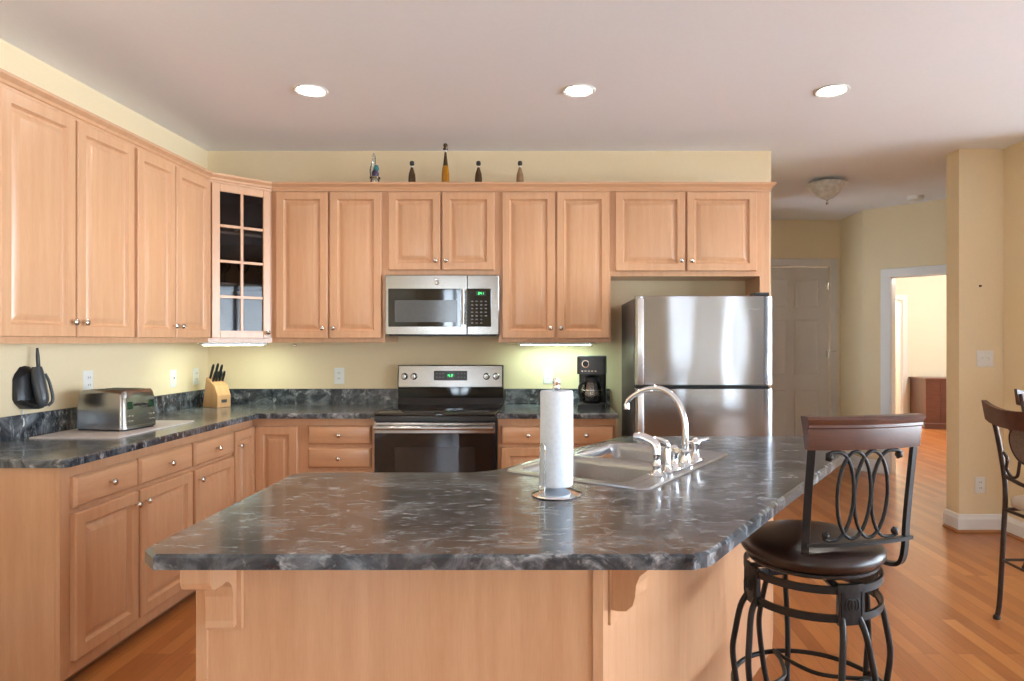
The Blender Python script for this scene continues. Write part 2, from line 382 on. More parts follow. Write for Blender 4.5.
# unseen ceiling lamps added to light the rooms beyond
for nm, x, y, lab, pw in (('added_ceiling_lamp', 6.2, 8.2, 'unseen round ceiling lamp added to light the bedroom', 75), ('added_ceiling_lamp', 5.3, 11.8, 'unseen round ceiling lamp added to brighten the room past the bedroom', 60)):
    t = thing(nm, lab, 'ceiling light', (x, y, H))
    b = new(); lathe(b, [(.17, 0), (.17, -.02), (.16, -.03)]); mesh_obj('base', b, M['trim'], t, 40)
    b = new(); lathe(b, [(.155, -.03), (.14, -.06), (.08, -.085), (.0, -.09)]); mesh_obj('shade', b, M['lamp'], t, 60)
    d = bpy.data.lights.new('added_bulb', 'POINT'); d.energy = pw; d.shadow_soft_size = .12; d.color = (1, .95, .86)
    o = bpy.data.objects.new('added_bulb', d); COL.objects.link(o); o.parent = t; o.location = (0, 0, -.22)
# baseboards
def baseboard(name, path, h=.13, t=.016):
    b = new()
    prof = [(0, 0), (t, 0), (t, h-.035), (t*.7, h-.02), (t*.5, h-.006), (t*.2, h), (0, h)]
    R = [[(*p, z) for p in poly_offset(path, d, False)] for d, z in prof]
    V = [[b.verts.new(q) for q in r] for r in R]; n = len(V)
    for i in range(n):
        for j in range(len(path)-1): b.faces.new((V[i][j], V[(i+1) % n][j], V[(i+1) % n][j+1], V[i][j+1]))
    b.faces.new([v[0] for v in V]); b.faces.new([v[-1] for v in V])
    return struct(mesh_obj(name, b, M['trim']))
# path direction so that "left" is into the room
baseboard('baseboard_dining', [(4.9, 4.25), (3.2, 4.25), (3.2, 4.66), (2.88, 4.66), (2.88, 4.81), (4.0, 4.81)][::-1][::-1])
b = new()
for q in ([(4.9, 4.25), (3.2, 4.25), (3.2, 4.66), (2.88, 4.66), (2.88, 4.81)],):
    P1 = poly_offset(q, .016, False); P2 = poly_offset(q, .03, False); V = []
    for P, z in ((P1, 0), (P2, 0), (P2, .012), (P1, .022)): V.append([b.verts.new((*p, z)) for p in P])
    for i in range(4):
        for j in range(len(q)-1): b.faces.new((V[i][j], V[(i+1) % 4][j], V[(i+1) % 4][j+1], V[i][j+1]))
    b.faces.new([v[0] for v in V]); b.faces.new([v[-1] for v in V])
struct(mesh_obj('trim_3', b, wood('shoe_moulding_wood', (.36, .15, .06), (.42, .19, .08), 'x')))
baseboard('baseboard_hall', [aw(s0-.085), (3.23, 6.87), (3.23, 7.41)])
baseboard('baseboard_bedroom', [(8.1, 10.6), (5.71, 10.6)])
baseboard('baseboard_left', [(-2.52, 2.45), (-2.52, -3.2)])
# hall entry door
root = thing('door_1', 'closed off-white six-panel door at the end of the hall', 'door', (DX0, 7.41, 0)); struct(root)
b = new(); w = DX1-DX0
box(b, .003, w-.003, .03, .07, .005, DZ-.004)
mesh_obj('slab', b, M['door'], root)
b = new()
for x0, x1 in ((.11, .39), (.47, .75)):
    for z0, z1 in ((.20, .82), (.98, 1.62), (1.74, 2.08)): panel(b, x0, x1, z0, z1, [(0, .031), (0, .024), (.012, .022), (.022, .028), (.045, .029), (.07, .023)])
mesh_obj('raised_panels', b, M['door'], root, 20)
b = new(); box(b, w, w+.09, -.018, 0, 0, DZ+.09, .004); box(b, -.09, 0, -.018, 0, 0, DZ+.09, .004); box(b, 0, w, -.018, 0, DZ, DZ+.09, .004); mesh_obj('casing', b, M['door'], root)
for z in (1.99, 1.22, .25):
    b = new(); tube(b, [(w-.004, .012, z-.05), (w-.004, .012, z+.05)], .008); box(b, w-.03, w-.004, .02, .029, z-.045, z+.045)
    if z == 1.22: tube(b, [(w-.004, .0, z+.03), (w+.06, -.035, z+.03)], .005)
    mesh_obj('hinge', b, M['nickel'], root, 40)

# ---------------------------------------------------------------- cabinets
DOOR_PROF = [(0, 0), (0, -.020), (.004, -.025), (.050, -.025), (.055, -.015), (.060, -.010), (.068, -.010), (.094, -.022), (.097, -.0225)]
DRAW_PROF = [(0, 0), (0, -.013), (.004, -.018), (.010, -.024), (.013, -.025)]
def knob(parent, x, y, z):
    b = new(); lathe(b, [(.004, 0), (.0045, .006), (.004, .014), (.009, .017), (.0145, .021), (.0155, .026), (.012, .031), (.0, .033)], seg=16, mtx=at_front(x, y, z))
    return mesh_obj('knob', b, M['nickel'], parent, 50)
def add_door(root, x0, x1, z0, z1, kx, kz, label=None):
    b = new(); panel(b, x0, x1, z0, z1, DOOR_PROF); d = mesh_obj('door', b, M['maple'], root, 20)
    if kx is not None: knob(d, kx, -.024, kz)
    return d
def add_drawer(root, x0, x1, z0, z1, kxs):
    b = new(); panel(b, x0, x1, z0, z1, DRAW_PROF); d = mesh_obj('drawer', b, M['maple_h'], root, 20)
    for kx in kxs: knob(d, kx, -.024, (z0+z1)/2)
    return d
def cabinet(name, label, cat, loc, rz, w, dep, h, doors=(), drawers=(), toe=0, group=None, frame=.038, openings=()):
    root = thing(name, label, cat, loc, rz, group)
    b = new(); box(b, 0, w, .019, dep, toe, h); mesh_obj('body', b, M['maple'], root)
    b = new(); box(b, 0, w, 0, .019, toe, h, .001); mesh_obj('face_frame', b, M['maple'], root)
    if toe:
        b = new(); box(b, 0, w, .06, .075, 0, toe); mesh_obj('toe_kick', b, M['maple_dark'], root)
    for d in doors: add_door(root, *d)
    for d in drawers: add_drawer(root, *d)
    return root
GU, GB = 'maple wall cabinets', 'maple base cabinets'
UZ = 1.357; UH = 2.372-UZ          # wall cabinets
dz0, dz1, kz = 1.385-UZ, 2.366-UZ, 1.452-UZ
# left wall (facing +x): local x = world y
def leftloc(y, z, X): return (X, y, z)
c = cabinet('wall_cabinet', 'tall two-door maple wall cabinet nearest the viewer, above the black telephone', 'cabinet', (-2.19, 2.52, UZ), PI/2, .848, .33, UH,
            [(.022, .422, dz0, dz1, .395, kz), (.434, .832, dz0, dz1, .462, kz)], group=GU)
c = cabinet('wall_cabinet', 'narrower two-door maple wall cabinet on the left wall, next to the glass-door corner cabinet', 'cabinet', (-2.19, 3.368, UZ), PI/2, .736, .33, UH,
            [(.012, .345, dz0, dz1, .318, kz), (.357, .722, dz0, dz1, .384, kz)], group=GU)
# back wall
FY = 4.384
c = cabinet('wall_cabinet', 'tall two-door maple wall cabinet between the glass cabinet and the microwave', 'cabinet', (-1.91, FY, UZ), 0, .760, .33, UH,
            [(.035, .382, dz0, dz1, .352, kz), (.396, .742, dz0, dz1, .424, kz)], group=GU)
c = cabinet('wall_cabinet', 'short two-door maple wall cabinet directly over the microwave', 'cabinet', (-1.15, FY, 1.812), 0, .765, .33, 2.372-1.812,
            [(.028, .376, 1.842-1.812, 2.366-1.812, .346, .09), (.388, .738, 1.842-1.812, 2.366-1.812, .416, .09)], group=GU)
c = cabinet('wall_cabinet', 'tall two-door maple wall cabinet over the coffee maker, right of the microwave', 'cabinet', (-.385, FY, UZ), 0, .752, .33, UH,
            [(.024, .378, dz0, dz1, .350, kz), (.390, .742, dz0, dz1, .418, kz)], group=GU)
c = cabinet('wall_cabinet', 'wide short two-door maple wall cabinet above the refrigerator', 'cabinet', (.367, FY, 1.802), 0, 1.068-.065, .33, 2.372-1.802,
            [(.030, .496, 1.835-1.802, 2.366-1.802, .468, .10), (.510, .978, 1.835-1.802, 2.366-1.802, .538, .10)], group=GU)
b = new(); box(b, 1.37, 1.437, FY, 4.714, 0, 2.372, .001); tag(mesh_obj('cabinet_end_panel', b, M['maple']), 'tall narrow maple end panel at the right side of the refrigerator', 'cabinet panel')
# diagonal glass cabinet
root = thing('corner_cabinet', 'diagonal maple corner wall cabinet with a glass door of eight panes', 'cabinet', (-2.19, 4.104, UZ), PI/4)
RI = Matrix.Rotation(-PI/4, 2)
def loc2(P): return [tuple(RI @ Vector((x+2.19, y-4.104))) for x, y in P]
CP = [(-2.52, 4.104), (-2.19, 4.104), (-1.91, 4.384), (-1.91, 4.714), (-2.52, 4.714)]
b = new(); slab(b, loc2(CP), 0, .018); slab(b, loc2(CP), UH-.018, UH)
slab(b, loc2([(-2.52, 4.104), (-2.19, 4.104), (-2.19, 4.12), (-2.52, 4.12)]), .018, UH-.018)
slab(b, loc2([(-1.926, 4.384), (-1.91, 4.384), (-1.91, 4.714), (-1.926, 4.714)]), .018, UH-.018)
slab(b, loc2([(-2.52, 4.70), (-1.926, 4.70), (-1.926, 4.714), (-2.52, 4.714)]), .018, UH-.018)
slab(b, loc2([(-2.52, 4.12), (-2.508, 4.12), (-2.508, 4.70), (-2.52, 4.70)]), .018, UH-.018)
mesh_obj('body', b, M['maple'], root)
FW = .396; b = new(); box(b, 0, .035, -.001, .018, 0, UH); box(b, FW-.035, FW, -.001, .018, 0, UH); box(b, .035, FW-.035, -.001, .018, 0, .04); box(b, .035, FW-.035, -.001, .018, UH-.04, UH)
mesh_obj('face_frame', b, M['maple'], root)
for z in (.37, .70):
    b = new(); slab(b, loc2([(-2.505, 4.125), (-2.20, 4.125), (-1.93, 4.40), (-1.93, 4.695), (-2.505, 4.695)]), z, z+.016); mesh_obj('shelf', b, M['maple'], root)
b = new(); x0, x1 = .016, FW-.016; z0, z1 = dz0, dz1; s = .048
for q in ((x0, x0+s, z0, z1), (x1-s, x1, z0, z1), (x0+s, x1-s, z0, z0+s), (x0+s, x1-s, z1-s, z1)): box(b, q[0], q[1], -.021, -.002, q[2], q[3], .003)
ix0, ix1, iz0, iz1 = x0+s, x1-s, z0+s, z1-s; mx = (ix0+ix1)/2
box(b, mx-.009, mx+.009, -.018, -.004, iz0, iz1, .002)
for k in (1, 2, 3): z = iz0+(iz1-iz0)*(.255*k-.01); box(b, ix0, ix1, -.018, -.004, z-.009, z+.009, .002)
dr = mesh_obj('door', b, M['maple'], root)
b = new(); box(b, ix0, ix1, -.0095, -.0065, iz0, iz1); mesh_obj('glass_panes', b, M['cabglass'], dr)
knob(dr, x1-.024, -.020, kz-.03)
# stemware inside the glass cabinet
def goblet(x, y, z, h):
    b = new(); s = h/.17
    lathe(b, [(.032, 0), (.031, .003), (.006, .007), (.004, .02), (.004, .07), (.012, .08), (.032, .10), (.037, .125), (.033, .17), (.031, .17), (.035, .125), (.030, .103), (.0, .086)], seg=20)
    for v in b.verts: v.co *= s
    o = mesh_obj('wine_glass', b, M['clear'], None, 50); o.location = (x, y, z); return o
g0 = goblet(-2.20, 4.33, UZ+.387, .17)
for i, (x, y) in enumerate([(-2.20, 4.33), (-2.11, 4.40), (-2.02, 4.48), (-2.28, 4.42)]):
    o = g0 if i == 0 else g0.copy()
    if i: COL.objects.link(o)
    o.location = (x, y, UZ+.387)
    tag(o, 'clear stemmed glass standing on a shelf inside the glass-door corner cabinet', 'glass', 'stemmed glasses in the corner cabinet')
# crown moulding
path = [(-2.52, 2.52), (-2.19, 2.52), (-2.19, 4.104), (-1.91, 4.384), (1.437, 4.384), (1.437, 4.714)]
prof = [(0, 2.372), (.006, 2.372), (.006, 2.384), (.012, 2.388), (.016, 2.400), (.030, 2.412), (.034, 2.416), (.034, 2.428), (-.0, 2.428)]
b = new(); V = [[b.verts.new((*p, z)) for p in poly_offset(path, -d, False)] for d, z in prof]
for i in range(len(V)):
    for j in range(len(path)-1): b.faces.new((V[i][j], V[(i+1) % len(V)][j], V[(i+1) % len(V)][j+1], V[i][j+1]))
b.faces.new([v[0] for v in V]); b.faces.new([v[-1] for v in V])
# board closing the top so ornaments have a shelf
slab(b, [(-2.52, 2.522), (-2.192, 2.522), (-2.192, 4.104), (-1.91, 4.386), (1.435, 4.386), (1.435, 4.714), (-2.52, 4.714)], 2.3725, 2.39)
tag(mesh_obj('crown_molding', b, M['maple_h'], None, 25), 'long maple crown molding running along the tops of all wall cabinets', 'molding')

# base cabinets
BH = .882
c = cabinet('base_cabinet', 'maple base cabinet with two drawers over two doors, nearest the viewer on the left wall', 'cabinet', (-1.91, 2.51, 0), PI/2, .89, .61, BH,
            [(.052, .438, .11, .69, .408, .635), (.452, .878, .11, .69, .482, .635)], [(.052, .438, .71, .835, [.245]), (.452, .878, .71, .835, [.665])], toe=.05, group=GB)
c = cabinet('base_cabinet', 'narrow maple base cabinet with one drawer over one door on the left wall', 'cabinet', (-1.91, 3.40, 0), PI/2, .432, .61, BH,
            [(.012, .425, .11, .69, .045, .635)], [(.012, .425, .71, .835, [.22])], toe=.05, group=GB)
# corner cabinet: L shaped
root = thing('corner_base_cabinet', 'L-shaped maple corner base cabinet with two full-height doors meeting in the corner', 'cabinet', (-1.91, 4.104, 0))
b = new(); slab(b, [(-.61, -.272), (-.019, -.272), (-.019, .019), (.305, .019), (.305, .61), (-.61, .61)], .05, BH); mesh_obj('body', b, M['maple'], root)
b = new(); box(b, -.019, 0, -.272, .0, .05, BH); box(b, 0.0, .305, 0, .019, .05, BH); mesh_obj('face_frame', b, M['maple'], root)
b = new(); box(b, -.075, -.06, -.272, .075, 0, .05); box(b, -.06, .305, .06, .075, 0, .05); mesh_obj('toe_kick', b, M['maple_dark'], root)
b = new(); panel(b, -.262, -.010, .11, .832, DOOR_PROF[:4]+[(.055, -.015), (.060, -.010), (.066, -.010), (.086, -.022)]); bmesh.ops.transform(b, matrix=Matrix.Rotation(PI/2, 4, 'Z'), verts=b.verts)
d1 = mesh_obj('door', b, M['maple'], root, 20)
b = new(); lathe(b, [(.004, 0), (.0045, .006), (.004, .014), (.009, .017), (.0145, .021), (.0155, .026), (.012, .031), (.0, .033)], seg=16, mtx=Matrix.Rotation(PI/2, 4, 'Z') @ at_front(-.235, -.024, .745)); mesh_obj('knob', b, M['nickel'], d1, 50)
b = new(); panel(b, .026, .290, .11, .832, DOOR_PROF[:4]+[(.055, -.015), (.060, -.010), (.066, -.010), (.086, -.022)]); mesh_obj('door', b, M['maple'], root, 20)
c = cabinet('base_cabinet', 'maple base cabinet with a stack of drawers, left of the range', 'cabinet', (-1.605, 4.104, 0), 0, .470, .61, BH,
            [], [(.050, .446, .719, .837, [.248]), (.050, .446, .571, .697, [.248]), (.050, .446, .345, .549, [.248]), (.050, .446, .11, .323, [.248])], toe=.05, group=GB)
c = cabinet('base_cabinet', 'maple base cabinet with a wide two-knob drawer, right of the range below the coffee maker', 'cabinet', (-.368, 4.104, 0), 0, .748, .61, BH,
            [(.024, .368, .11, .698, .335, .64), (.382, .730, .11, .698, .415, .64)], [(.024, .730, .718, .836, [.195, .556])], toe=.05, group=GB)

# ---------------------------------------------------------------- counters
CZ0, CZ1 = .8825, .915
root = thing('countertop', 'L-shaped dark marbled countertop with backsplash carrying the toaster and knife block', 'countertop')
b = new(); P = [(-2.52, 2.49), (-1.885, 2.49), (-1.868, 2.507), (-1.868, 4.05), (-1.854, 4.064), (-1.133, 4.064), (-1.133, 4.714), (-2.52, 4.714)]
slab(b, P, CZ0, CZ1, .006); mesh_obj('top', b, M['laminate'], root)
b = new(); slab(b, [(-2.52, 2.49), (-2.50, 2.49), (-2.50, 4.694), (-1.133, 4.694), (-1.133, 4.714), (-2.52, 4.714)], CZ1, 1.022, .004); mesh_obj('backsplash', b, M['laminate'], root)
root = thing('countertop', 'short dark marbled countertop with backsplash under the coffee maker', 'countertop')
b = new(); slab(b, [(-.370, 4.064), (.388, 4.064), (.388, 4.714), (-.370, 4.714)], CZ0, CZ1, .006); mesh_obj('top', b, M['laminate'], root)
b = new(); box(b, -.370, .388, 4.694, 4.714, CZ1, 1.022, .003); mesh_obj('backsplash', b, M['laminate'], root)

# ---------------------------------------------------------------- island
U = Vector((.424, .646)).normalized(); UA = math.atan2(U.y, U.x); V_ = Vector((-U.y, U.x))
IP = [(-.855, 1.383), (.292, 1.383), (.325, 1.400), (.352, 1.432), (.639, 1.86), (1.146, 2.60), (1.43, 3.02), (1.42, 3.075), (1.36, 3.105), (.345, 3.105), (.29, 3.07), (-.21, 2.30), (-.29, 2.255), (-.865, 2.255), (-.903, 2.215), (-.903, 1.432)]
SO = Vector((.275, 1.968))         # sink front corner; local x along U, local y along V_
def isl(x, y): p = SO+U*x+V_*y; return (p.x, p.y)
hole = [isl(x, y) for x, y in rrect(.018, .755, .018, .531, .03)]
b = new(); slab(b, IP, .883, .915, .007, [hole]); tag(mesh_obj('island_countertop', b, M['laminate']), 'large angled dark marbled island countertop with the sink set into it', 'countertop')
root = thing('island_cabinet', 'maple kitchen island base with plain panels and corbels under the overhang', 'kitchen island')
BP = [(-.873, 1.60), (.112, 1.60), (.955, 2.885), (1.02, 3.06), (.37, 3.06), (-.17, 2.215), (-.873, 2.215)]
def wallseg(bm, a, c, t, z0, z1, out=0):
    a, c = Vector(a), Vector(c); d = (c-a).normalized(); n = Vector((-d.y, d.x))
    slab(bm, [tuple(a-n*out), tuple(c-n*out), tuple(c+n*t), tuple(a+n*t)], z0, z1)
nm = ['front_panel', 'seating_side_panel', 'corner_panel', 'end_panel', 'kitchen_side_panel', 'kitchen_side_panel', 'left_panel']
Bi = poly_offset(BP, .018)
for i, n_ in enumerate(nm):
    j = (i+1) % len(BP); b = new(); slab(b, [BP[i], BP[j], Bi[j], Bi[i]], 0.0, .8825); mesh_obj(n_, b, M['maple'], root)
b = new(); slab(b, [(-.879, 1.592), (-.853, 1.592), (-.853, 1.60), (-.873, 1.60), (-.873, 1.62), (-.879, 1.62)], 0, .8825); mesh_obj('corner_post', b, M['maple'], root)
b = new(); slab(b, [(.090, 1.593), (.115, 1.593), tuple(Vector((.112, 1.6))+U*.022-V_*.006), tuple(Vector((.112, 1.6))+U*.022), (.112, 1.60), (.090, 1.60)], 0, .8825); mesh_obj('corner_post', b, M['maple'], root)
CPROF = [(0, 0), (.125, 0), (.125, -.022), (.118, -.045), (.100, -.065), (.080, -.082), (.070, -.105), (.067, -.135), (.060, -.158), (.042, -.175), (.020, -.180), (0, -.180)]
LPROF = [(0, 0), (.125, 0), (.125, -.060), (.119, -.074), (.105, -.081), (.075, -.083), (.050, -.082), (.034, -.090), (.022, -.104), (.016, -.13), (.014, -.19), (.016, -.205), (0, -.205)]
def corbel(org, xdir, CPROF):
    """xdir: unit vector along the panel; outwards is its right-hand side"""
    xd = Vector(xdir); od = Vector((xd.y, -xd.x)); z = .8825
    def pt(u, o, h): p = Vector(org)+xd*u+od*o; return (p.x, p.y, z+h)
    b = new(); loops(b, [[pt(-.038, .012+o*.97, h) for o, h in CPROF], [pt(.030, .012+o*.97, h) for o, h in CPROF]])
    loops(b, [[pt(-.042, 0, h) for h in (0,)]+[pt(-.042, .012, 0), pt(.042, .012, 0), pt(.042, 0, 0)], [pt(-.042, 0, -.218), pt(-.042, .012, -.218), pt(.042, .012, -.218), pt(.042, 0, -.218)]])
    mesh_obj('corbel', b, M['maple'], root)
corbel((-.808, 1.60), (1, 0), LPROF)
corbel(tuple(Vector((.112, 1.60))+U*.066), tuple(U), CPROF)

# ---------------------------------------------------------------- sink
root = thing('double_sink', 'stainless steel double-bowl drop-in sink in the island countertop', 'sink', (SO.x, SO.y, .915), UA)
b = new(); SL, SD = .773, .549
hA = rrect(.035, .372, .100, SD-.032, .05); hB = rrect(.400, .738, .100, SD-.032, .05)
out0 = rrect(0, SL, 0, SD, .035); out1 = rrect(.007, SL-.007, .007, SD-.007, .03)
R = loops(b, [[(x, y, .0005) for x, y in out0], [(x, y, .006) for x, y in poly_offset(out0, .003)], [(x, y, .005) for x, y in out1]], False, False)
def bowl_rings(h, dep):
    return [[(x, y, .005) for x, y in h], [(x, y, .001) for x, y in poly_offset(h, .006)], [(x, y, -.02) for x, y in poly_offset(h, .009)], [(x, y, -dep+.03) for x, y in poly_offset(h, .018)],
            [(x, y, -dep+.008) for x, y in poly_offset(h, .028)], [(x, y, -dep) for x, y in poly_offset(h, .045)]]
tops = [R[-1]]
for h in (hA, hB):
    V = [b.verts.new((x, y, .005)) for x, y in h]; tops.append(V)
fill_holes(b, tops); mesh_obj('rim', b, M['sinksteel'], root, 40)
for h, cx in ((hA, .2035), (hB, .569)):
    b = new(); loops(b, bowl_rings(h, .17), False, True); bw = mesh_obj('bowl', b, M['sinksteel'], root, 50)
    b = new(); lathe(b, [(.055, 0), (.054, .003), (.042, .004), (.040, .001), (.0, .0005)], (cx, .31, -.1699)); mesh_obj('drain', b, M['chrome'], bw, 40)
# faucet (stands on the deck of the sink)
def zc(px, py): Y = .45*652/(py-340.5); return Y*(px-556)/652, Y
root = thing('faucet', 'chrome gooseneck kitchen faucet with hot and cold handles on the sink deck', 'faucet', (*isl(.43, .052), .9205), UA)
b = new(); lathe(b, [(.030, 0), (.030, .006), (.022, .012), (.018, .03), (.016, .045), (.018, .05), (.015, .056)])
box(b, -.14, .14, -.025, .025, 0, .005, .002)
mesh_obj('base', b, M['chrome'], root, 40)
b = new(); sp_ = catmull([(0, 0, .05), (0, 0, .11), (0, .005, .17), (0, .035, .235), (0, .09, .27), (0, .15, .268), (0, .20, .245), (0, .23, .222), (0, .236, .205)], 6)
tube(b, sp_, [.0125-.004*i/len(sp_) for i in range(len(sp_))], 14); lathe(b, [(.012, 0), (.0125, .012), (.011, .022)], (0, .237, .188)); mesh_obj('spout', b, M['chrome'], root, 60)
for sx in (-1, 1):
    b = new(); lathe(b, [(.024, .003), (.024, .010), (.015, .018), (.012, .035), (.014, .055), (.018, .062), (.016, .075), (.008, .085), (.0, .087)], (sx*.10, 0, 0), 18)
    tube(b, catmull([(sx*.10, 0, .068), (sx*.125, -.012, .074), (sx*.15, -.03, .076)], 4), [.007]*8+[.009], 10)
    tube(b, [(sx*.10, 0, .068), (sx*.10-sx*.02, .02, .070)], .006, 8)
    mesh_obj('handle', b, M['chrome'], root, 50)
root = thing('side_sprayer', 'chrome hand sprayer with angled head beside the faucet, nearest the viewer', 'sprayer', (*isl(.19, .055), .9205), UA)
b = new(); lathe(b, [(.024, 0), (.024, .006), (.016, .012), (.013, .03), (.016, .036), (.012, .042), (.011, .060), (.015, .075)]); mesh_obj('holder', b, M['chrome'], root, 45)
b = new(); pp = catmull([(0, 0, .070), (.003, .004, .095), (.004, .015, .110), (.0, .050, .124), (-.005, .080, .126)], 5); tube(b, pp, [.013+.004*math.sin(PI*i/len(pp)) for i in range(len(pp))], 14); mesh_obj('spray_head', b, M['chrome'], root, 60)
root = thing('soap_dispenser', 'chrome soap dispenser pump between the sprayer and the faucet', 'soap dispenser', (*isl(.255, .045), .9205), UA)
b = new(); lathe(b, [(.020, 0), (.020, .006), (.013, .012), (.011, .03), (.012, .075), (.010, .085)]); mesh_obj('body', b, M['chrome'], root, 45)
b = new(); tube(b, catmull([(0, 0, .08), (0, .0, .100), (0, .03, .112), (0, .065, .112)], 5), .0085, 10); mesh_obj('nozzle', b, M['chrome'], root, 60)

# paper towel
cx, cy = .002, 1.925
root = thing('paper_towel_holder', 'chrome upright paper towel holder with a domed round base on the island', 'paper towel holder', (cx, cy, .915))
b = new(); lathe(b, [(.070, 0), (.074, .003), (.072, .007), (.050, .014), (.030, .018), (.012, .024), (.006, .028)], seg=40); mesh_obj('base', b, M['chrome'], root, 40)
b = new(); tube(b, [(0, 0, .02), (0, 0, .318)], .005); lathe(b, [(.005, 0), (.011, .006), (.009, .016), (.0125, .024), (.010, .033), (.0, .037)], (0, 0, .309)); mesh_obj('post', b, M['chrome'], root, 50)
b = new(); tube(b, catmull([(-.050, -.030, .012), (-.048, -.034, .12), (-.047, -.035, .15), (-.041, -.040, .158), (-.035, -.044, .15), (-.034, -.044, .12), (-.036, -.040, .012)], 6), .0022, 8); mesh_obj('tension_wire', b, M['chrome'], root, 60)
b = new(); lathe(b, [(.020, .0), (.046, 0), (.0485, .004), (.0488, .14), (.0485, .274), (.046, .278), (.020, .278), (.019, .27), (.019, .01)], seg=48); o = mesh_obj('paper_towel_roll', b, M['paper'], None, 40); o.location = (cx, cy, .944)
tag(o, 'white quilted paper towel roll standing on the chrome holder', 'paper towels')

# ---------------------------------------------------------------- range
root = thing('electric_range', 'stainless steel and black freestanding electric range under the microwave', 'stove', (-1.13, 4.05, 0))
W_ = .758
b = new(); box(b, .002, W_-.002, .03, .655, .03, .898, .002); mesh_obj('body', b, M['black'], root)
b = new(); box(b, 0, W_, .0, .60, .898, .917, .006, 2); mesh_obj('cooktop', b, M['blackglass'], root, 30)
M['ring'] = plain('burner_ring_print', (.06, .06, .065), .2)
for x, y, r in ((.20, .17, .10), (.56, .17, .085), (.20, .43, .075), (.56, .43, .10)):
    b = new(); V1 = [b.verts.new((x+r*math.cos(a*PI/24), y+r*math.sin(a*PI/24), .9176)) for a in range(48)]; V2 = [b.verts.new((x+(r-.004)*math.cos(a*PI/24), y+(r-.004)*math.sin(a*PI/24), .9176)) for a in range(48)]
    for a in range(48): b.faces.new((V1[a], V1[(a+1) % 48], V2[(a+1) % 48], V2[a]))
    mesh_obj('burner', b, M['ring'], root)
b = new(); loops(b, [[(x, .60, .900), (x, .58, .905), (x, .602, .96), (x, .598, 1.03), (x, .585, 1.035), (x, .600, 1.195), (x, .655, 1.195), (x, .655, .900)] for x in (.004, W_-.004)]); mesh_obj('backguard', b, M['blackglass'], root)
b = new(); loops(b, [[(x, .581, 1.042), (x, .596, 1.188), (x, .602, 1.188), (x, .590, 1.042)] for x in (.012, W_-.012)]); cp = mesh_obj('control_panel', b, M['steel'], root)
def pz(z): return .581+(z-1.042)*(.015/.146)
TI = Matrix.Rotation(-math.atan(.015/.146), 4, 'X')
b = new(); box(b, .262, .498, -.004, .001, -.034, .034, .002, mtx=Matrix.Translation((0, pz(1.12), 1.12)) @ TI); ds = mesh_obj('display', b, M['darkgrey'], cp)
b = new(); box(b, .345, .415, -.0055, -.004, -.020, .022, mtx=Matrix.Translation((0, pz(1.12), 1.12)) @ TI); mesh_obj('screen', b, M['display'], ds)
def seg7(bm, ch, x, y, z, w, h, t):
    S = {'0': 'abcdef', '1': 'bc', '2': 'abged', '3': 'abgcd', '4': 'fgbc', '5': 'afgcd', '6': 'afgedc', '7': 'abc', '8': 'abcdefg', '9': 'abcdfg'}[ch]
    R = {'a': (0, w, h-t, h), 'g': (0, w, h/2-t/2, h/2+t/2), 'd': (0, w, 0, t), 'f': (0, t, h/2, h), 'b': (w-t, w, h/2, h), 'e': (0, t, 0, h/2), 'c': (w-t, w, 0, h/2)}
    for c in S: a = R[c]; box(bm, x+a[0], x+a[1], y-.0006, y, z+a[2], z+a[3])
b = new()
for i, ch in enumerate('42'): seg7(b, ch, .362+.022*i, pz(1.118)-.0055, 1.110, .012, .02, .003)
mesh_obj('digits', b, M['green'], ds)
b = new()
for i in range(3):
    for k in range(2):
        for x in (.277+i*.022, .430+i*.022): box(b, x, x+.012, -.0048, -.0038, -.016+k*.026, -.008+k*.026, mtx=Matrix.Translation((0, pz(1.12), 1.12)) @ TI)
mesh_obj('buttons', b, M['button'], ds)
for x in (.052, .120, W_-.122, W_-.054):
    b = new(); lathe(b, [(.024, 0), (.024, .004), (.019, .008), (.0185, .022), (.016, .027), (.0, .028)], seg=24, mtx=at_front(x, pz(1.115), 1.115)); box(b, x-.003, x+.003, pz(1.115)-.032, pz(1.115)-.02, 1.098, 1.132, .001)
    mesh_obj('knob', b, M['steel'], cp, 40)
b = new(); box(b, .002, W_-.002, -.008, .03, .868, .897, .003); mesh_obj('front_rim', b, M['black'], root)
b = new(); box(b, .004, W_-.004, -.012, .03, .225, .862, .004); dr = mesh_obj('oven_door', b, M['blackglass'], root)
b = new(); box(b, .004, W_-.004, -.016, -.011, .795, .860, .002); mesh_obj('trim_band', b, M['steel'], dr)
b = new(); box(b, .13, .63, -.0135, -.0118, .34, .71, .0007); mesh_obj('window', b, M['window_dark'], dr)
b = new(); tube(b, [(.012, -.052, .832), (W_-.012, -.052, .832)], .013, 16)
for x in (.03, W_-.03): tube(b, [(x, -.016, .832), (x, -.052, .832)], .010, 10)
mesh_obj('handle', b, M['steel'], dr, 50)
b = new(); box(b, .004, W_-.004, -.010, .03, .05, .215, .004); mesh_obj('storage_drawer', b, M['steel'], root)
for x in (.06, W_-.06):
    for y in (.08, .58): b = new(); lathe(b, [(.016, 0), (.014, .03)], (x, y, 0), 12); mesh_obj('foot', b, M['black'], root)

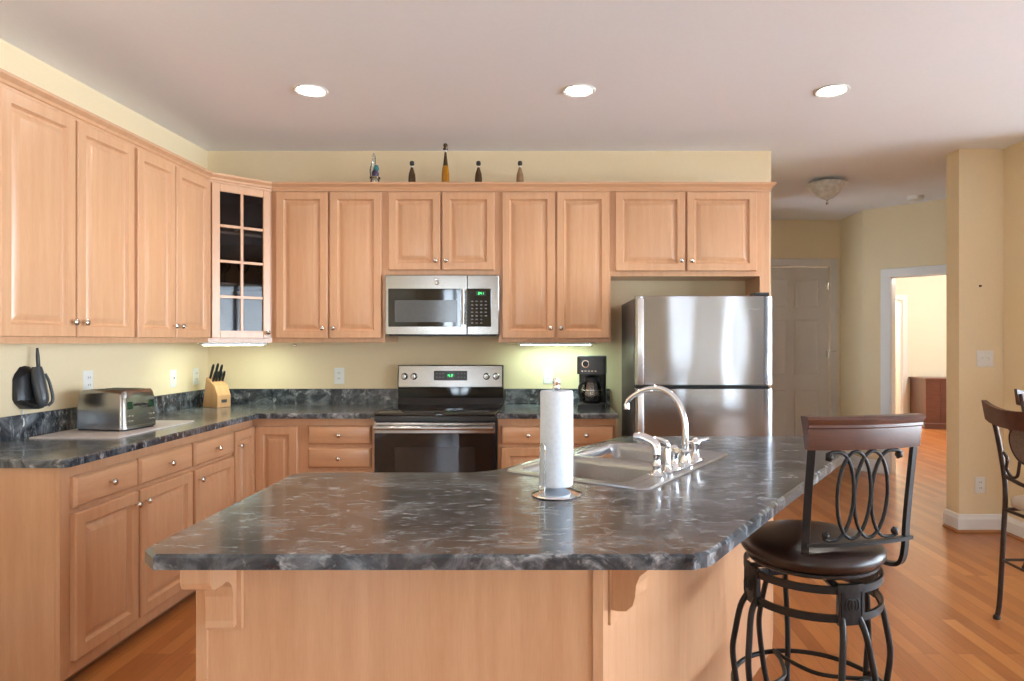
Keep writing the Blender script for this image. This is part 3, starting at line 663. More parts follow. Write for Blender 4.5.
# ---------------------------------------------------------------- microwave
root = thing('microwave_oven', 'stainless steel over-the-range microwave with green clock', 'microwave', (-1.137, 4.335, 1.400))
W_, Hh = .757, .405
b = new(); box(b, 0, W_, .03, .374, .006, Hh, .002); mesh_obj('body', b, M['greyside'], root)
b = new(); box(b, .02, W_-.02, .035, .37, 0, .006); mesh_obj('bottom_vent', b, M['black'], root)
b = new(); box(b, 0, .545, 0, .03, .008, Hh, .004); dr = mesh_obj('door', b, M['steel'], root)
b = new(); box(b, .547, W_, 0, .03, .008, Hh, .004); cpn = mesh_obj('control_side', b, M['steel'], root)
b = new(); box(b, .022, .505, -.003, .001, .062, .315, .002); wd = mesh_obj('door_glass', b, M['blackglass'], dr)
b = new(); box(b, .065, .478, -.0042, -.003, .092, .238, .001); mesh_obj('window', b, M['micro_window'], wd)
b = new(); tube(b, [(.524, -.034, .075), (.524, -.034, .305)], .011, 14)
for z in (.085, .295): tube(b, [(.524, 0, z), (.524, -.034, z)], .008, 8)
mesh_obj('handle', b, M['steel'], dr, 50)
b = new(); box(b, .550, .705, -.003, .001, .062, .315, .002); cp = mesh_obj('keypad', b, M['blackglass'], cpn)
b = new(); box(b, .605, .672, -.0038, -.003, .268, .298); mesh_obj('display', b, M['display'], cp)
b = new()
for i, ch in enumerate('241'): seg7(b, ch, .621+.013*i, -.0038, .276, .008, .014, .002)
mesh_obj('digits', b, M['green'], cp)
b = new()
for r in range(7):
    for c_ in range(4 if r > 1 else 3): box(b, .573+c_*.030, .587+c_*.030, -.0036, -.003, .082+r*.024, .090+r*.024)
mesh_obj('buttons', b, M['button'], cp)
b = new(); lathe(b, [(.018, 0), (.018, .002), (.016, .003)], seg=28, mtx=at_front(.345, 0, .358)); em = mesh_obj('emblem', b, M['chrome'], dr, 40)
b = new(); tube(b, [(.345+.0125*math.cos(a*PI/12), -.0035, .358+.0125*math.sin(a*PI/12)) for a in range(24)], .0012, 6, True)
tube(b, catmull([(.337, -.0035, .356), (.341, -.0035, .363), (.345, -.0035, .357), (.349, -.0035, .352), (.352, -.0035, .360)], 4), .0012, 6); mesh_obj('emblem_lettering', b, M['darkgrey'], em)

# ---------------------------------------------------------------- refrigerator
root = thing('refrigerator', 'stainless steel top-freezer refrigerator under the wide short cabinet', 'refrigerator', (.47, 3.84, 0))
W_ = .805
b = new(); box(b, .0, W_, .075, .83, .02, 1.625, .004); mesh_obj('body', b, M['greyside'], root)
def fdoor(z0, z1):
    b = new(); n = 28; rings = []
    for i in range(n+1):
        t = i/n; x = W_*t; e_ = min(1, min(t, 1-t)/.03); yy = .010*(1-e_)**2 - .022*(1-(2*t-1)**2)
        rings.append([(x, yy+.006, z0+.002), (x, yy, z0+.006), (x, yy, z1-.006), (x, yy+.006, z1-.002), (x, .07, z1), (x, .07, z0)])
    loops(b, rings); return b
fz = mesh_obj('freezer_door', fdoor(1.104, 1.635), M['fridge'], root, 35)
fr = mesh_obj('fridge_door', fdoor(.12, 1.092), M['fridge'], root, 35)
for d, z0, z1 in ((fz, 1.11, 1.615), (fr, .62, 1.086)):
    b = new(); box(b, .006, .040, -.050, -.032, z0, z1, .006, 2); box(b, .012, .034, -.034, .008, z0+.01, z0+.05, .003); box(b, .012, .034, -.034, .008, z1-.05, z1-.01, .003)
    mesh_obj('handle', b, M['chrome'] if 0 else steel('bright_handle_steel', (.80, .80, .80), .3), d, 35)
b = new(); box(b, .03, W_-.02, .02, .0745, 1.093, 1.103); mesh_obj('gasket', b, M['black'], root)
b = new(); box(b, W_-.10, W_-.01, .02, .12, 1.6355, 1.655, .004); mesh_obj('hinge_cover', b, M['black'], root)
b = new(); tube(b, catmull([(.665, -.0125, 1.548), (.685, -.0118, 1.555), (.705, -.0105, 1.550), (.725, -.009, 1.558)], 5), .0022, 6); mesh_obj('logo', b, M['nickel'], fz, 40)
b = new(); box(b, .01, W_-.01, .03, .075, .02, .112, .003); mesh_obj('kick_grille', b, M['black'], root)

# ---------------------------------------------------------------- coffee maker
root = thing('coffee_maker', 'black drip coffee maker with glass carafe on the right countertop', 'coffee maker', (.245, 4.42, .915), math.radians(-6))
b = new(); slab(b, rrect(-.092, .092, -.12, .12, .03), 0, .035, .004); mesh_obj('base', b, M['black'], root, 30)
b = new(); slab(b, rrect(-.092, .092, .03, .12, .02), .035, .24, 0); mesh_obj('column', b, M['black'], root, 30)
b = new(); slab(b, rrect(-.096, .096, -.118, .12, .025), .232, .352, .006); hd = mesh_obj('head', b, M['darkgrey'], root, 30)
b = new(); lathe(b, [(.026, 0), (.026, .004), (.021, .006), (.021, .003), (.0, .003)], seg=28, mtx=at_front(-.038, -.118, .300)); dl = mesh_obj('dial', b, M['nickel'], hd, 40)
b = new(); lathe(b, [(.019, .003), (.019, .0045), (0, .005)], seg=24, mtx=at_front(-.038, -.1185, .300)); mesh_obj('dial_face', b, M['black'], hd, 40)
b = new(); [box(b, -.066+.022*i, -.054+.022*i, -.1195, -.117, .250, .256) for i in range(5)]; mesh_obj('buttons', b, M['nickel'], hd)
b = new(); lathe(b, [(.055, 0), (.066, .01), (.070, .05), (.068, .09), (.055, .125), (.048, .14), (.045, .14), (.052, .12), (.064, .09), (.066, .05), (.0, .006)], (0, -.045, .038), 32)
cf = mesh_obj('carafe', b, M['clear'], root, 50)
b = new(); lathe(b, [(.050, 0), (.052, .012), (.048, .03), (.03, .04), (0, .042)], (0, -.045, .178), 28); mesh_obj('lid', b, M['black'], cf, 40)
b = new(); tube(b, catmull([(-.045, -.07, .17), (-.075, -.098, .16), (-.080, -.10, .11), (-.062, -.085, .07)], 5), .009, 8); mesh_obj('carafe_handle', b, M['black'], cf, 50)
b = new(); tube(b, [(.068*math.cos(a*PI/16), -.045+.068*math.sin(a*PI/16), .125) for a in range(32)], .003, 6, True); mesh_obj('band', b, M['nickel'], cf, 50)

# ---------------------------------------------------------------- toaster on its mat
b = new(); slab(b, [(-2.44, 3.02), (-2.03, 3.02), (-2.03, 3.66), (-2.44, 3.66)], .9152, .922, .002); tag(mesh_obj('counter_mat', b, M['mat_board']), 'pale flat mat under the steel toaster on the left countertop', 'mat')
root = thing('toaster', 'brushed steel four-slice toaster with control panel on its end', 'toaster', (-2.125, 3.20, .922), math.radians(-10))
# local: x runs from -len to 0, y 0..dep
LX, DY, TH = .29, .225, .183
b = new()
def trr(z, k): return [(x*1, y, z) for x, y in rrect(-LX+k, -k*.6, k*.6, DY-k*.6, .03-k*.3, 4)]
loops(b, [trr(.008, 0), trr(.03, .001), trr(.11, .006), trr(.178, .014), trr(.192, .020), trr(.199, .032)]); mesh_obj('shell', b, M['steel'], root, 45)
b = new(); slab(b, rrect(-LX+.008, -.008, .008, DY-.008, .025), 0, .010); mesh_obj('foot_base', b, M['black'], root)
b = new()
for yy in (.045, .085, .132, .172): box(b, -LX+.06, -.05, yy, yy+.022, .1985, .2005)
mesh_obj('bread_slots', b, M['black'], root)
fc = Matrix.Translation((0, 0, 0))
b = new(); box(b, -.006, .003, .018, DY-.018, .018, .165, .003, mtx=Matrix.Rotation(math.radians(-3.5), 4, 'Y')); pn = mesh_obj('control_panel', b, M['steel'], root)
for yy in (.030, .165):
    b = new(); box(b, .0, .0045, yy, yy+.032, .105, .143, mtx=Matrix.Rotation(math.radians(-3.5), 4, 'Y')); mesh_obj('screen', b, M['display'], pn)
for yy in (.030, .050, .165, .185):
    for z in (.045, .070):
        b = new(); lathe(b, [(.006, 0), (.0055, .005), (0, .006)], seg=12, mtx=Matrix.Translation((-.001, yy+.005, z)) @ Matrix.Rotation(PI/2, 4, 'Y')); mesh_obj('button', b, M['nickel'], pn, 40)
for yy in (.095, .128):
    b = new(); box(b, 0, .02, yy-.010, yy+.010, .120, .130, .002); mesh_obj('lever', b, M['black'], pn)
# ---------------------------------------------------------------- knife block
kx, ky = -2.33, 4.47
root = thing('knife_block', 'slanted light wooden knife block in the corner of the countertop', 'knife block', (kx, ky, .915), math.radians(62))
b = new(); pr = [(-.05, 0), (.075, 0), (.075, .105), (.035, .150), (-.035, .205), (-.085, .160)]
# profile in local (x toward right/front, z); extruded in y
pr = [(.085, 0), (.085, .085), (.055, .150), (-.035, .205), (-.075, .0)]
loops(b, [[(x, y, z) for x, z in pr] for y in (-.05, .05)]); 
bmesh.ops.bevel(b, geom=b.edges[:], offset=.003, segments=1, affect='EDGES')
bmesh.ops.transform(b, matrix=Matrix.Rotation(-PI/2, 4, 'Z'), verts=b.verts); mesh_obj('block', b, M['block'], root)
b = new(); box(b, -.020, .020, -.0865, -.0848, .035, .055); mesh_obj('plate', b, M['darkgrey'], root)
# knives: slots on the sloping top face, handles leaning up and away
def knife(x, y, z, L, first=[None]):
    t = thing('kitchen_knife', 'black-handled knife standing in the wooden knife block', 'knife', (x, y, z), math.radians(62), 'knives in the knife block')
    d = Vector((.0, -.36, .93)).normalized()
    b = new(); tube(b, [d*.004, d*.02, d*(L-.02), d*L], [.007, .008, .009, .006], 8); mesh_obj('handle', b, M['black'], t, 50)
    b = new(); tube(b, [d*.001, d*.006], .0085, 8); mesh_obj('bolster', b, M['nickel'], t, 50)
    return t
R28 = Matrix.Rotation(math.radians(62), 2)
for i, (lx, ly, L) in enumerate([(-.032, .028, .105), (.0, .028, .11), (.032, .028, .10), (-.034, -.005, .075), (-.012, -.005, .075), (.012, -.005, .075), (.034, -.005, .075)]):
    q = R28 @ Vector((lx, ly)); ly -= .010; q = R28 @ Vector((lx, ly)); zt = .150+(ly+.055)*(.055/.090); knife(kx+q.x, ky+q.y, .915+zt, L)

# ---------------------------------------------------------------- telephone
root = thing('telephone_base', 'black wall-mounted cordless telephone cradle with dangling cord', 'telephone', (-2.52, 3.09, 1.045), PI/2)
b = new(); loops(b, [[(x, -.002, .0+(abs(x)/.07)**3*.05), (x, -.070*(1-.45*(abs(x)/.07)**4), .0+(abs(x)/.07)**3*.04), (x, -.080*(1-.45*(abs(x)/.07)**4), .02+(abs(x)/.07)**3*.03), (x, -.045*(1-.4*(abs(x)/.07)**4), .045), (x, -.032*(1-.5*(abs(x)/.07)**4), .17-(abs(x)/.07)**3*.04), (x, -.002, .205-(abs(x)/.07)**3*.06)] for x in (-.07, -.06, -.03, 0, .03, .06, .07)])
mesh_obj('cradle', b, M['black'], root, 35)
b = new(); tube(b, catmull([(.055, -.07, .01), (.072, -.08, .04), (.07, -.065, .12), (.062, -.05, .165)], 5), .007, 8); mesh_obj('side_arm', b, M['darkgrey'], root, 50)
b = new(); tube(b, catmull([(-.02, -.01, .0), (-.022, -.012, -.03), (-.045, -.035, -.06), (-.055, -.04, -.075)], 5), .003, 6); mesh_obj('cord', b, M['white'], root, 60)
root = thing('cordless_handset', 'black cordless telephone handset with stub antenna resting in the wall cradle', 'telephone handset', (-2.52, 3.10, 1.060), PI/2)
b = new(); hp = catmull([(0, -.075, .0), (0, -.078, .03), (0, -.066, .09), (0, -.055, .15), (0, -.052, .185)], 5); tube(b, hp, [.020+.009*math.sin(PI*min(1, i/(len(hp)-1)*1.0)) for i in range(len(hp))], 14); mesh_obj('body', b, M['darkgrey'], root, 60)
b = new(); tube(b, [(.012, -.050, .17), (.012, -.046, .235), (.012, -.044, .275)], [.008, .008, .005], 10); mesh_obj('antenna', b, M['black'], root, 50)

# ---------------------------------------------------------------- outlets and switches
def outlet(label, loc, rz, w=.072, kind='outlet'):
    t = thing('electrical_outlet' if kind == 'outlet' else 'light_switch', label, 'outlet' if kind == 'outlet' else 'light switch', loc, rz)
    b = new(); panel(b, -w/2, w/2, -.058, .058, [(0, 0), (0, -.003), (.004, -.0055), (.006, -.006)]); mesh_obj('cover_plate', b, M['white'], t, 30)
    if kind == 'outlet':
        for z in (-.020, .020):
            b = new(); slab(b, rrect(-.016, .016, -.014, .014, .006), 0, .002); bmesh.ops.transform(b, matrix=at_front(0, -.006, z), verts=b.verts); s = mesh_obj('socket', b, M['white'], t)
            b = new(); box(b, -.008, -.005, -.0086, -.008, z-.004, z+.006); box(b, .005, .008, -.0086, -.008, z-.004, z+.006); mesh_obj('slots', b, M['slot'], s)
    else:
        for x in ((-.023, .023) if w > .1 else (0,)):
            b = new(); box(b, x-.005, x+.005, -.016, -.006, -.004, .010, .001); mesh_obj('toggle', b, M['white'], t)
    return t
outlet('white outlet plate on the back wall between the corner and the range', (-1.567, 4.714, 1.115), 0)
outlet('white outlet plate on the back wall behind the paper towel roll', (-.058, 4.714, 1.115), 0)
outlet('white outlet plate on the left wall just behind the toaster', (-2.52, 3.51, 1.15), PI/2)
outlet('white switch plate on the left wall between toaster and knife block, farther from the corner', (-2.52, 4.29, 1.12), PI/2, kind='switch')
outlet('white outlet plate on the left wall closest to the knife block', (-2.52, 4.56, 1.12), PI/2)
outlet('white double switch plate on the cream wall right of the hallway', (3.066, 4.66, 1.24), 0, w=.118, kind='switch')
outlet('white outlet plate low on the cream wall, right of the hallway', (3.03, 4.66, .337), 0)
b = new(); lathe(b, [(.008, 0), (.007, .01), (.004, .018), (0, .02)], seg=12, mtx=at_front(3.03, 4.66, 1.76)); tag(mesh_obj('wall_hook', b, M['bronze'], None, 40), 'tiny dark hook on the cream wall above the double switch', 'hook')
b = new(); lathe(b, [(.010, 0), (.009, .01), (.0, .013)], seg=12, mtx=at_front(-1.885, 4.714, 1.335)); tag(mesh_obj('cable_clip', b, M['nickel'], None, 40), 'small clip on the back wall under the corner cabinet edge', 'clip')

# ---------------------------------------------------------------- ornaments on the cabinets
OZ = 2.3905
def ornament(name, label, cat, x, parts, y=4.47):
    t = thing(name, label, cat, (x, y, OZ), 0, 'bottles on top of the wall cabinets')
    for pn, mat, prof in parts: b = new(); lathe(b, prof, seg=18); mesh_obj(pn, b, M[mat], t, 50)
    return t
def smallbottle(x, label, body, s=1):
    return ornament('bottle', label, 'bottle', x, [('glass_body', body, [(.024, 0), (.026, .01), (.025, .09), (.022, .12), (.010, .16), (.008, .18)]), ('neck_label', 'cork', [(.0095, .163), (.0095, .175)]), ('cap', 'black', [(.012, .18), (.0155, .184), (.016, .198), (.012, .208), (0, .21)])])
def px2x(px, y=4.47): return (px-556)*y/652
smallbottle(px2x(412), 'small dark bottle with black cap, left of the tall amber bottle on the cabinets', 'bottle')
smallbottle(px2x(478.5), 'small dark bottle with black cap, just right of the tall amber bottle', 'bottle')
smallbottle(px2x(520), 'small pale brown bottle with black cap, rightmost of the bottles on the cabinets', 'bottle2')
ornament('bottle', 'tall slender amber bottle with a ball stopper, tallest thing on the cabinets', 'bottle', px2x(445.5),
         [('glass_body', 'amber', [(.026, 0), (.028, .01), (.026, .12), (.022, .155), (.018, .175)]), ('neck', 'bottle', [(.018, .175), (.013, .22), (.008, .262), (.007, .27)]),
          ('label', 'cork', [(.008, .27), (.008, .283)]), ('stopper', 'bottle', [(.006, .283), (.016, .286), (.018, .294), (.010, .302), (.012, .306), (.016, .316), (.012, .328), (0, .332)])])
t = thing('glass_figurine', 'clear and teal glass figurine with a thin pointed neck, leftmost ornament on the cabinets', 'figurine', (px2x(375), 4.47, OZ))
b = new(); lathe(b, [(.034, 0), (.036, .01), (.030, .085), (.036, .09), (.036, .098), (.015, .10), (.0, .10)], seg=20); mesh_obj('base', b, M['clear'], t, 50)
b = new(); tube(b, catmull([(-.012, 0, .10), (-.020, 0, .15), (-.008, 0, .20), (-.006, 0, .24), (-.010, 0, .262)], 6), [.020-.0006*i for i in range(25)], 12); mesh_obj('neck', b, M['clear'], t, 60)
b = new(); lathe(b, [(0, .10), (.022, .105), (.026, .125), (.016, .145), (0, .15)], (.002, 0, 0), 16); mesh_obj('plum_swirl', b, M['plum'], t, 60)
b = new(); lathe(b, [(0, .135), (.014, .14), (.020, .158), (.012, .178), (0, .183)], (.010, -.006, 0), 14); mesh_obj('teal_swirl', b, M['teal'], t, 60)

# ---------------------------------------------------------------- lights
def downlight(x, y, label):
    t = thing('recessed_light', label, 'ceiling light', (x, y, H), 0, 'recessed ceiling lights')
    b = new(); lathe(b, [(.092, 0), (.092, -.004), (.086, -.007), (.074, -.004), (.072, -.001)], seg=32); mesh_obj('trim_ring', b, M['white'], t, 40)
    b = new(); lathe(b, [(.072, -.001), (.06, -.006), (0, -.008)], seg=32); mesh_obj('lamp', b, M['lamp'], t, 60)
    d = bpy.data.lights.new('spot', 'SPOT'); d.energy = 14; d.spot_size = math.radians(125); d.spot_blend = .8; d.shadow_soft_size = .07; d.color = (1, .93, .84)
    o = bpy.data.objects.new('downlight_beam', d); COL.objects.link(o); o.parent = t; o.location = (0, 0, -.03)
downlight(-1.343, 3.573, 'round recessed ceiling light above the corner countertop, leftmost')
downlight(.126, 3.573, 'round recessed ceiling light above the middle of the room')
downlight(1.513, 3.573, 'round recessed ceiling light nearest the hallway, rightmost')
t = thing('under_cabinet_light', 'glowing thin light under the glass-door corner cabinet', 'under-cabinet light', (-2.14, 4.33, 1.357), PI/4)
b = new(); box(b, -.20, .20, -.04, .04, -.016, 0, .002); mesh_obj('housing', b, M['white'], t)
b = new(); box(b, -.18, .18, -.03, .03, -.020, -.016); mesh_obj('diffuser', b, M['ucl'], t)
t = thing('under_cabinet_light', 'glowing thin light under the wall cabinet above the coffee maker', 'under-cabinet light', (.0, 4.53, 1.357))
b = new(); box(b, -.26, .26, -.04, .04, -.016, 0, .002); mesh_obj('housing', b, M['white'], t)
b = new(); box(b, -.24, .24, -.03, .03, -.020, -.016); mesh_obj('diffuser', b, M['ucl2'], t)
t = thing('hall_ceiling_light', 'unlit frosted glass bowl ceiling light in the hallway', 'ceiling light', (2.307, 5.55, H))
b = new(); lathe(b, [(.07, 0), (.07, -.015), (.03, -.02), (.01, -.02), (.008, -.19), (.012, -.20), (.010, -.21), (0, -.215)]); mesh_obj('fitting', b, M['nickel'], t, 40)
b = new(); n = 36; prof = [(.155, -.035), (.148, -.05), (.125, -.085), (.090, -.125), (.05, -.155), (.012, -.175), (.010, -.170), (.048, -.148), (.086, -.118), (.12, -.08), (.142, -.05), (.150, -.035)]
R = []
for k, (r, z) in enumerate(prof):
    am = .006 if (k < 2 or k > 9) else .0
    R.append([(max(.001, r+am*math.cos(12*2*PI*i/(n*2)))*math.cos(2*PI*i/(n*2)), (r+am*math.cos(12*2*PI*i/(n*2)))*math.sin(2*PI*i/(n*2)), z) for i in range(n*2)])
R.append(R[0]); loops(b, R, False, False); mesh_obj('glass_bowl', b, M['bowl'], t, 50)
t = thing('smoke_detector', 'round white smoke detector on the hallway ceiling near the bedroom doorway', 'smoke detector', (3.42, 6.20, H))
b = new(); lathe(b, [(.07, 0), (.07, -.02), (.062, -.034), (.03, -.04), (0, -.04)], seg=28); mesh_obj('housing', b, M['white'], t, 40)
b = new(); lathe(b, [(.012, -.04), (.010, -.043), (0, -.043)], seg=14); mesh_obj('test_button', b, M['trim'], t, 40)

# ---------------------------------------------------------------- dresser in the bedroom
root = thing('dresser', 'dark cherry wood dresser seen through the bedroom doorway', 'dresser', (5.72, 10.08, 0))
def bow(x0, x1, y0, amp, yb, k=12): return [(x0+(x1-x0)*i/k, y0-amp*math.sin(PI*i/k)) for i in range(k+1)]+[(x1, yb), (x0, yb)]
b = new(); slab(b, bow(0.02, 1.28, .04, .06, .49), .09, .755); mesh_obj('body', b, M['dresser'], root, 30)
b = new(); slab(b, bow(0, 1.30, .02, .07, .50), .755, .785, .008); mesh_obj('top', b, M['dresser'], root, 30)
b = new(); slab(b, bow(.005, 1.295, .025, .07, .50), 0, .09, .01); mesh_obj('plinth', b, M['dresser'], root, 30)
for i, (x0, x1) in enumerate(((.23, .62), (.66, 1.06))):
    for z0, z1 in ((.12, .32), (.335, .52), (.535, .63), (.645, .735)):
        b = new(); ya = [.04-.06*math.sin(PI*(x-.02)/1.26)-.012 for x in (x0, (x0+x1)/2, x1)]
        slab(b, [(x0, ya[0]), ((x0+x1)/2, ya[1]), (x1, ya[2]), (x1, ya[2]+.03), (x0, ya[0]+.03)], z0, z1, .004); d = mesh_obj('drawer', b, M['dresser'], root)
        b = new(); lathe(b, [(.006, 0), (.012, .012), (.010, .02), (0, .022)], seg=10, mtx=at_front((x0+x1)/2, ya[1], (z0+z1)/2)); mesh_obj('knob', b, M['bronze'], d)

# ---------------------------------------------------------------- swivel bar stool
SX, SY = .800, 2.045
root = thing('bar_stool', 'dark iron swivel bar stool with leather seat and carved wood top rail at the island', 'bar stool', (SX, SY, 0))
b = new(); lathe(b, [(.0, .700), (.17, .700), (.200, .705), (.213, .722), (.212, .738), (.200, .752), (.170, .762), (.10, .768), (0, .770)], seg=48); mesh_obj('seat', b, M['leather'], root, 60)
b = new(); lathe(b, [(.19, .688), (.195, .692), (.195, .700), (.05, .700)], seg=40)
lathe(b, [(.06, .668), (.10, .672), (.10, .688), (.06, .690)], seg=24); mesh_obj('swivel_plate', b, M['iron'], root, 40)
RR = .200
for z0, z1 in ((.652, .674), (.572, .594)):
    b = new(); n = 56; pr = [(RR-.004, z0), (RR+.004, z0), (RR+.004, z1), (RR-.004, z1)]
    R = [[(r*math.cos(2*PI*i/n), r*math.sin(2*PI*i/n), z) for i in range(n)] for r, z in pr]; R.append(R[0])
    loops(b, R, False, False); mesh_obj('ring_band', b, M['iron'], root, 40)
b = new()
for a in (0, PI/2): tube(b, [(-RR*math.cos(a), -RR*math.sin(a), .667), (RR*math.cos(a), RR*math.sin(a), .667)], .0, flat=(.014, .003))
mesh_obj('cross_brace', b, M['iron'], root)
def rot(p, a): return (p[0]*math.cos(a)-p[1]*math.sin(a), p[0]*math.sin(a)+p[1]*math.cos(a), p[2])
for k in range(4):
    A = math.radians(-80+90*k)
    b = new(); n = 4
    rs = []
    for i in range(n+1):
        th = (-.20+.40*i/n); rs.append([rot((r*math.cos(th), r*math.sin(th), z), A) for r, z in ((RR-.006, .566), (RR+.009, .566), (RR+.009, .680), (RR-.006, .680))])
    loops(b, rs); pl = mesh_obj('medallion_block', b, M['iron'], root)
    b = new()
    for th0 in (-.045, .0, .045): tube(b, [rot(((RR+.010)*math.cos(th0+.055*math.cos(q*PI/8)), (RR+.010)*math.sin(th0+.055*math.cos(q*PI/8)), .623+.018*math.sin(q*PI/8)), A) for q in range(16)], .0018, 6, True)
    tube(b, [rot(((RR+.010)*math.cos(t_), (RR+.010)*math.sin(t_), z_), A) for t_, z_ in ((-.15, .588), (.15, .588), (.15, .658), (-.15, .658))], .0018, 6, True)
    mesh_obj('ring_ornament', b, M['iron'], pl)
    for s in (-1, 1):
        pts = []
        for r, z, th in ((.200, .585, .13), (.222, .54, .16), (.236, .46, .20), (.243, .40, .22), (.236, .33, .22), (.225, .25, .20), (.212, .17, .17), (.225, .08, .16), (.255, .0, .16)):
            pts.append(rot((r*math.cos(s*th), r*math.sin(s*th), max(z, .008)), A))
        b = new(); tube(b, catmull(pts, 5), .0095, 10); mesh_obj('leg', b, M['iron'], root, 60)
b = new(); tube(b, [(.236*math.cos(i*PI/32), .236*math.sin(i*PI/32), .285) for i in range(64)], .008, 8, True); mesh_obj('foot_ring', b, M['iron'], root, 60)
for k in range(4):
    A = math.radians(-35+90*k); a1, a2 = math.radians(-45), math.radians(45)
    pts = [rot((.232*math.cos(a1), .232*math.sin(a1), .29), A), rot((.12, -.10, .29), A), rot((.085, 0, .29), A), rot((.12, .10, .29), A), rot((.232*math.cos(a2), .232*math.sin(a2), .29), A)]
    b = new(); tube(b, catmull(pts, 6), .007, 8); mesh_obj('curved_brace', b, M['iron'], root, 60)
# backrest: local frame, x across, y outwards (behind the sitter)
BA = math.atan2(.09, .396)
bd = Vector((math.cos(BA), math.sin(BA), 0)); bo = Vector((math.sin(BA), -math.cos(BA), 0)); bc = Vector((.890-SX, 1.92-SY, 0))
def bk(x, o, z): return bc+bd*x+bo*o+Vector((0, 0, z))
for s in (-1, 1):
    pts = [bk(s*.12, -.06, .694), bk(s*.150, -.035, .690), bk(s*.170, -.012, .705), bk(s*.176, .0, .75), bk(s*.175, .004, .82), bk(s*.174, .012, .92), bk(s*.174, .030, 1.07)]
    if s == -1: pts[0] = bk(-.10, -.06, .694)
    b = new(); tube(b, catmull(pts if s < 0 else [p-bd*k for p, k in zip(pts, (0, .0, .012, .016, .014, .010, .008))], 6), 0, flat=(.011, .006)); mesh_obj('back_post', b, M['iron'], root, 40)
def arc(x): return .030+.028*(1-(x/.2)**2)      # the rail bows away from the sitter
b = new(); tube(b, [bk(x*.176, .004+.022*(1-x*x), .782) for x in [i/8-1 for i in range(17)]], 0, flat=(.010, .005)); mesh_obj('lower_bar', b, M['iron'], root, 40)
# interlaced ovals
def oz(z): return .006+(z-.782)*.075+.020
for cxx, half in ((-.042, 0), (.014, 0), (-.098, 1), (.070, -1)):
    b = new(); pts = []; K = 28 if not half else 15
    for q in range(K):
        a = q*2*PI/28 if not half else half*(PI/2-q*PI/14); z = .925+.128*math.sin(a); x = cxx+.055*math.cos(a)
        if half == -1: x = cxx-.055*math.cos(a)
        pts.append((x, z))
    if half:
        d = half; pts = pts if pts[0][1] > pts[-1][1] else pts[::-1]
        zt, zb = pts[0][1], pts[-1][1]
        pts = [(cxx-d*.026, zt-.022), (cxx-d*.038, zt-.020), (cxx-d*.038, zt-.006), (cxx-d*.022, zt)]+pts+[(cxx-d*.022, zb+.0), (cxx-d*.038, zb+.006), (cxx-d*.038, zb+.020), (cxx-d*.026, zb+.022)]
    tube(b, [bk(x, oz(z), z) for x, z in pts], .0055, 8, not half)
    if half:
        for zz in (zt-.014, zb+.014): bmesh.ops.create_icosphere(b, subdivisions=2, radius=.011, matrix=Matrix.Translation(bk(cxx-half*.030, oz(zz), zz)))
    mesh_obj('oval_scroll', b, M['iron'], root, 60)
# wooden rail
b = new(); rs = []
for i in range(21):
    x = -.196+.372*i/20; o = arc(x); w2 = x/.2*.006
    rs.append([bk(x-w2, o-.012, 1.060), bk(x-w2, o+.010, 1.060), bk(x-w2, o+.013, 1.075), bk(x, o+.013, 1.120), bk(x, o+.018, 1.124), bk(x, o+.018, 1.132), bk(x, o+.022, 1.137), bk(x+w2, o+.024, 1.148), bk(x+w2, o+.016, 1.155), bk(x+w2, o-.014, 1.155), bk(x, o-.016, 1.130)])
loops(b, rs); mesh_obj('top_rail', b, M['walnut'], root, 35)

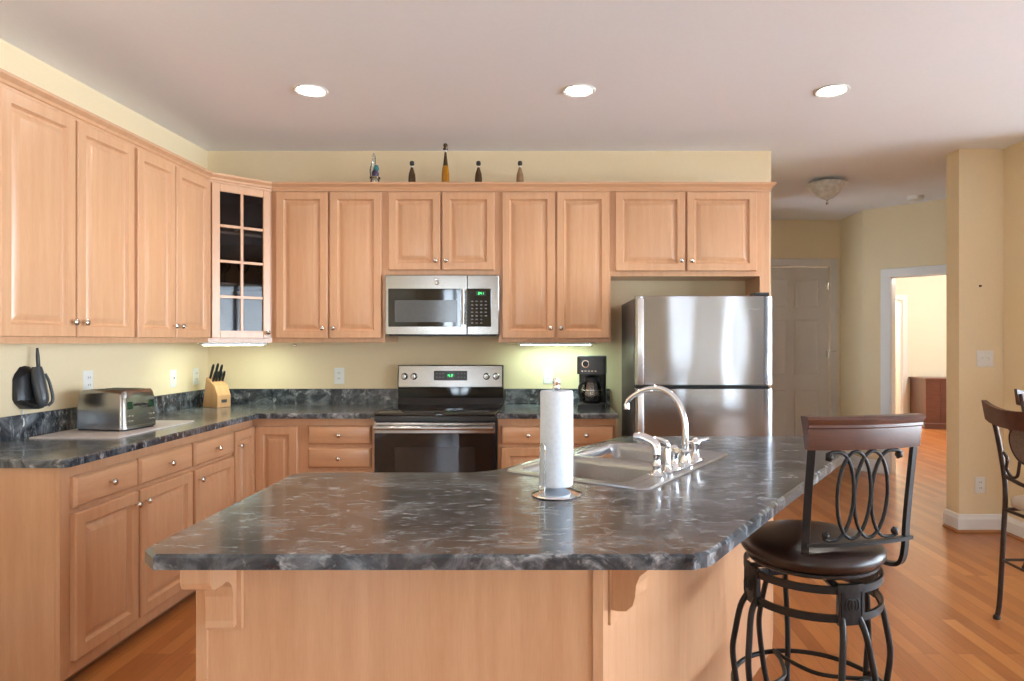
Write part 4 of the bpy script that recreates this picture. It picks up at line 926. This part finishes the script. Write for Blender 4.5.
# ---------------------------------------------------------------- dining chairs (counter height, facing local +x)
def dining_chair(name, label, loc, rz):
    root = thing(name, label, 'chair', loc, rz, 'iron dining chairs'); w = .41
    for s in (0, 1):
        y = s*w
        pts = [(.02, y, .0), (.035, y, .10), (.055, y, .45), (.062, y, .60), (.055, y, .72), (.02, y, .92), (-.015, y, 1.045)]
        b = new(); tube(b, catmull(pts, 5), .012, 10); lathe(b, [(.017, 0), (.017, .012), (.012, .02)], (.02, y, 0), 12); mesh_obj('back_leg', b, M['bronze'], root, 50)
        b = new(); tube(b, catmull([(.50, y, 0), (.475, y, .12), (.46, y, .40), (.46, y, .56)], 4), .012, 10); lathe(b, [(.017, 0), (.017, .012), (.012, .02)], (.50, y, 0), 12); mesh_obj('front_leg', b, M['bronze'], root, 50)
    b = new()
    tube(b, [(.058, 0, .538), (.058, w, .538), (.46, w, .548), (.46, 0, .548)], .009, 8, True); mesh_obj('seat_frame', b, M['bronze'], root, 50)
    b = new()
    for a_, c_ in (((.045, 0, .29), (.468, 0, .29)), ((.045, w, .29), (.468, w, .29)), ((.045, .0, .29), (.045, w, .29)), ((.468, 0, .29), (.468, w, .29))): tube(b, [a_, c_], .007, 8)
    mesh_obj('stretchers', b, M['bronze'], root, 50)
    b = new(); q = rrect(.070, .49, -.015, w+.015, .06)
    loops(b, [[(x, y, .553) for x, y in poly_offset(q, .015)], [(x, y, .560) for x, y in poly_offset(q, .003)], [(x, y, .585) for x, y in q], [(x, y, .605) for x, y in poly_offset(q, .012)], [(x, y, .617) for x, y in poly_offset(q, .05)]]); mesh_obj('seat', b, M['beige'], root, 60)
    b = new(); tube(b, catmull([(.056, .0, .705), (.035, w/2, .69), (.056, w, .705)], 6), .010, 8); mesh_obj('lower_bar', b, M['bronze'], root, 50)
    b = new(); n = 28; R = []
    def ov(a, r): return (w/2+r*.075*math.cos(a), .885+r*.085*math.sin(a))
    def bx_(z): return .056-(z-.70)*.20
    rr = [[(bx_(ov(a*2*PI/n, k)[1])-.02+dx, *ov(a*2*PI/n, k)) for a in range(n)] for k, dx in ((.93, -.006), (.93, .006))]
    loops(b, rr); mesh_obj('oval_medallion', b, M['medallion'], root, 30)
    b = new(); tube(b, [(bx_(ov(a*2*PI/n, 1)[1])-.02, *ov(a*2*PI/n, 1)) for a in range(n)], .008, 8, True); mesh_obj('medallion_ring', b, M['bronze'], root, 60)
    for s in (-1, 1):
        b = new(); P = [(w/2+s*.045, .815), (w/2+s*.065, .77), (w/2+s*.09, .725), (w/2+s*.13, .715), (w/2+s*.155, .75), (w/2+s*.135, .80), (w/2+s*.155, .83)]
        tube(b, catmull([(bx_(z)-.012, y, z) for y, z in P], 5), .0075, 8); mesh_obj('scroll', b, M['bronze'], root, 60)
        b = new(); P = [(w/2+s*.06, .945), (w/2+s*.10, .99), (w/2+s*.12, 1.01)]; tube(b, catmull([(bx_(z)-.016, y, z) for y, z in P], 4), .0075, 8); mesh_obj('scroll', b, M['bronze'], root, 60)
    b = new(); rs = []
    for i in range(17):
        u = i/16; y = -.022+(w+.044)*u; sg = math.sin(PI*u); o = -.022-.035*sg; zt = 1.075-.028*(1-(2*u-1)**2)**1.0+.0
        e_ = abs(2*u-1)**6*.010
        rs.append([(o+.022, y, .972+e_-.012*sg), (o-.002, y, .972+e_-.012*sg), (o-.02, y, zt), (o+.006, y, zt)])
    loops(b, rs); mesh_obj('top_rail', b, M['walnut'], root, 35)
    return root
dining_chair('dining_chair', 'iron dining chair with beige seat and oval back medallion near the cream wall', (2.150, 2.80, 0), 0)
dining_chair('dining_chair', 'second dining chair, only its top rail corner showing at the right edge', (2.812, 3.93, 0), -PI/2)
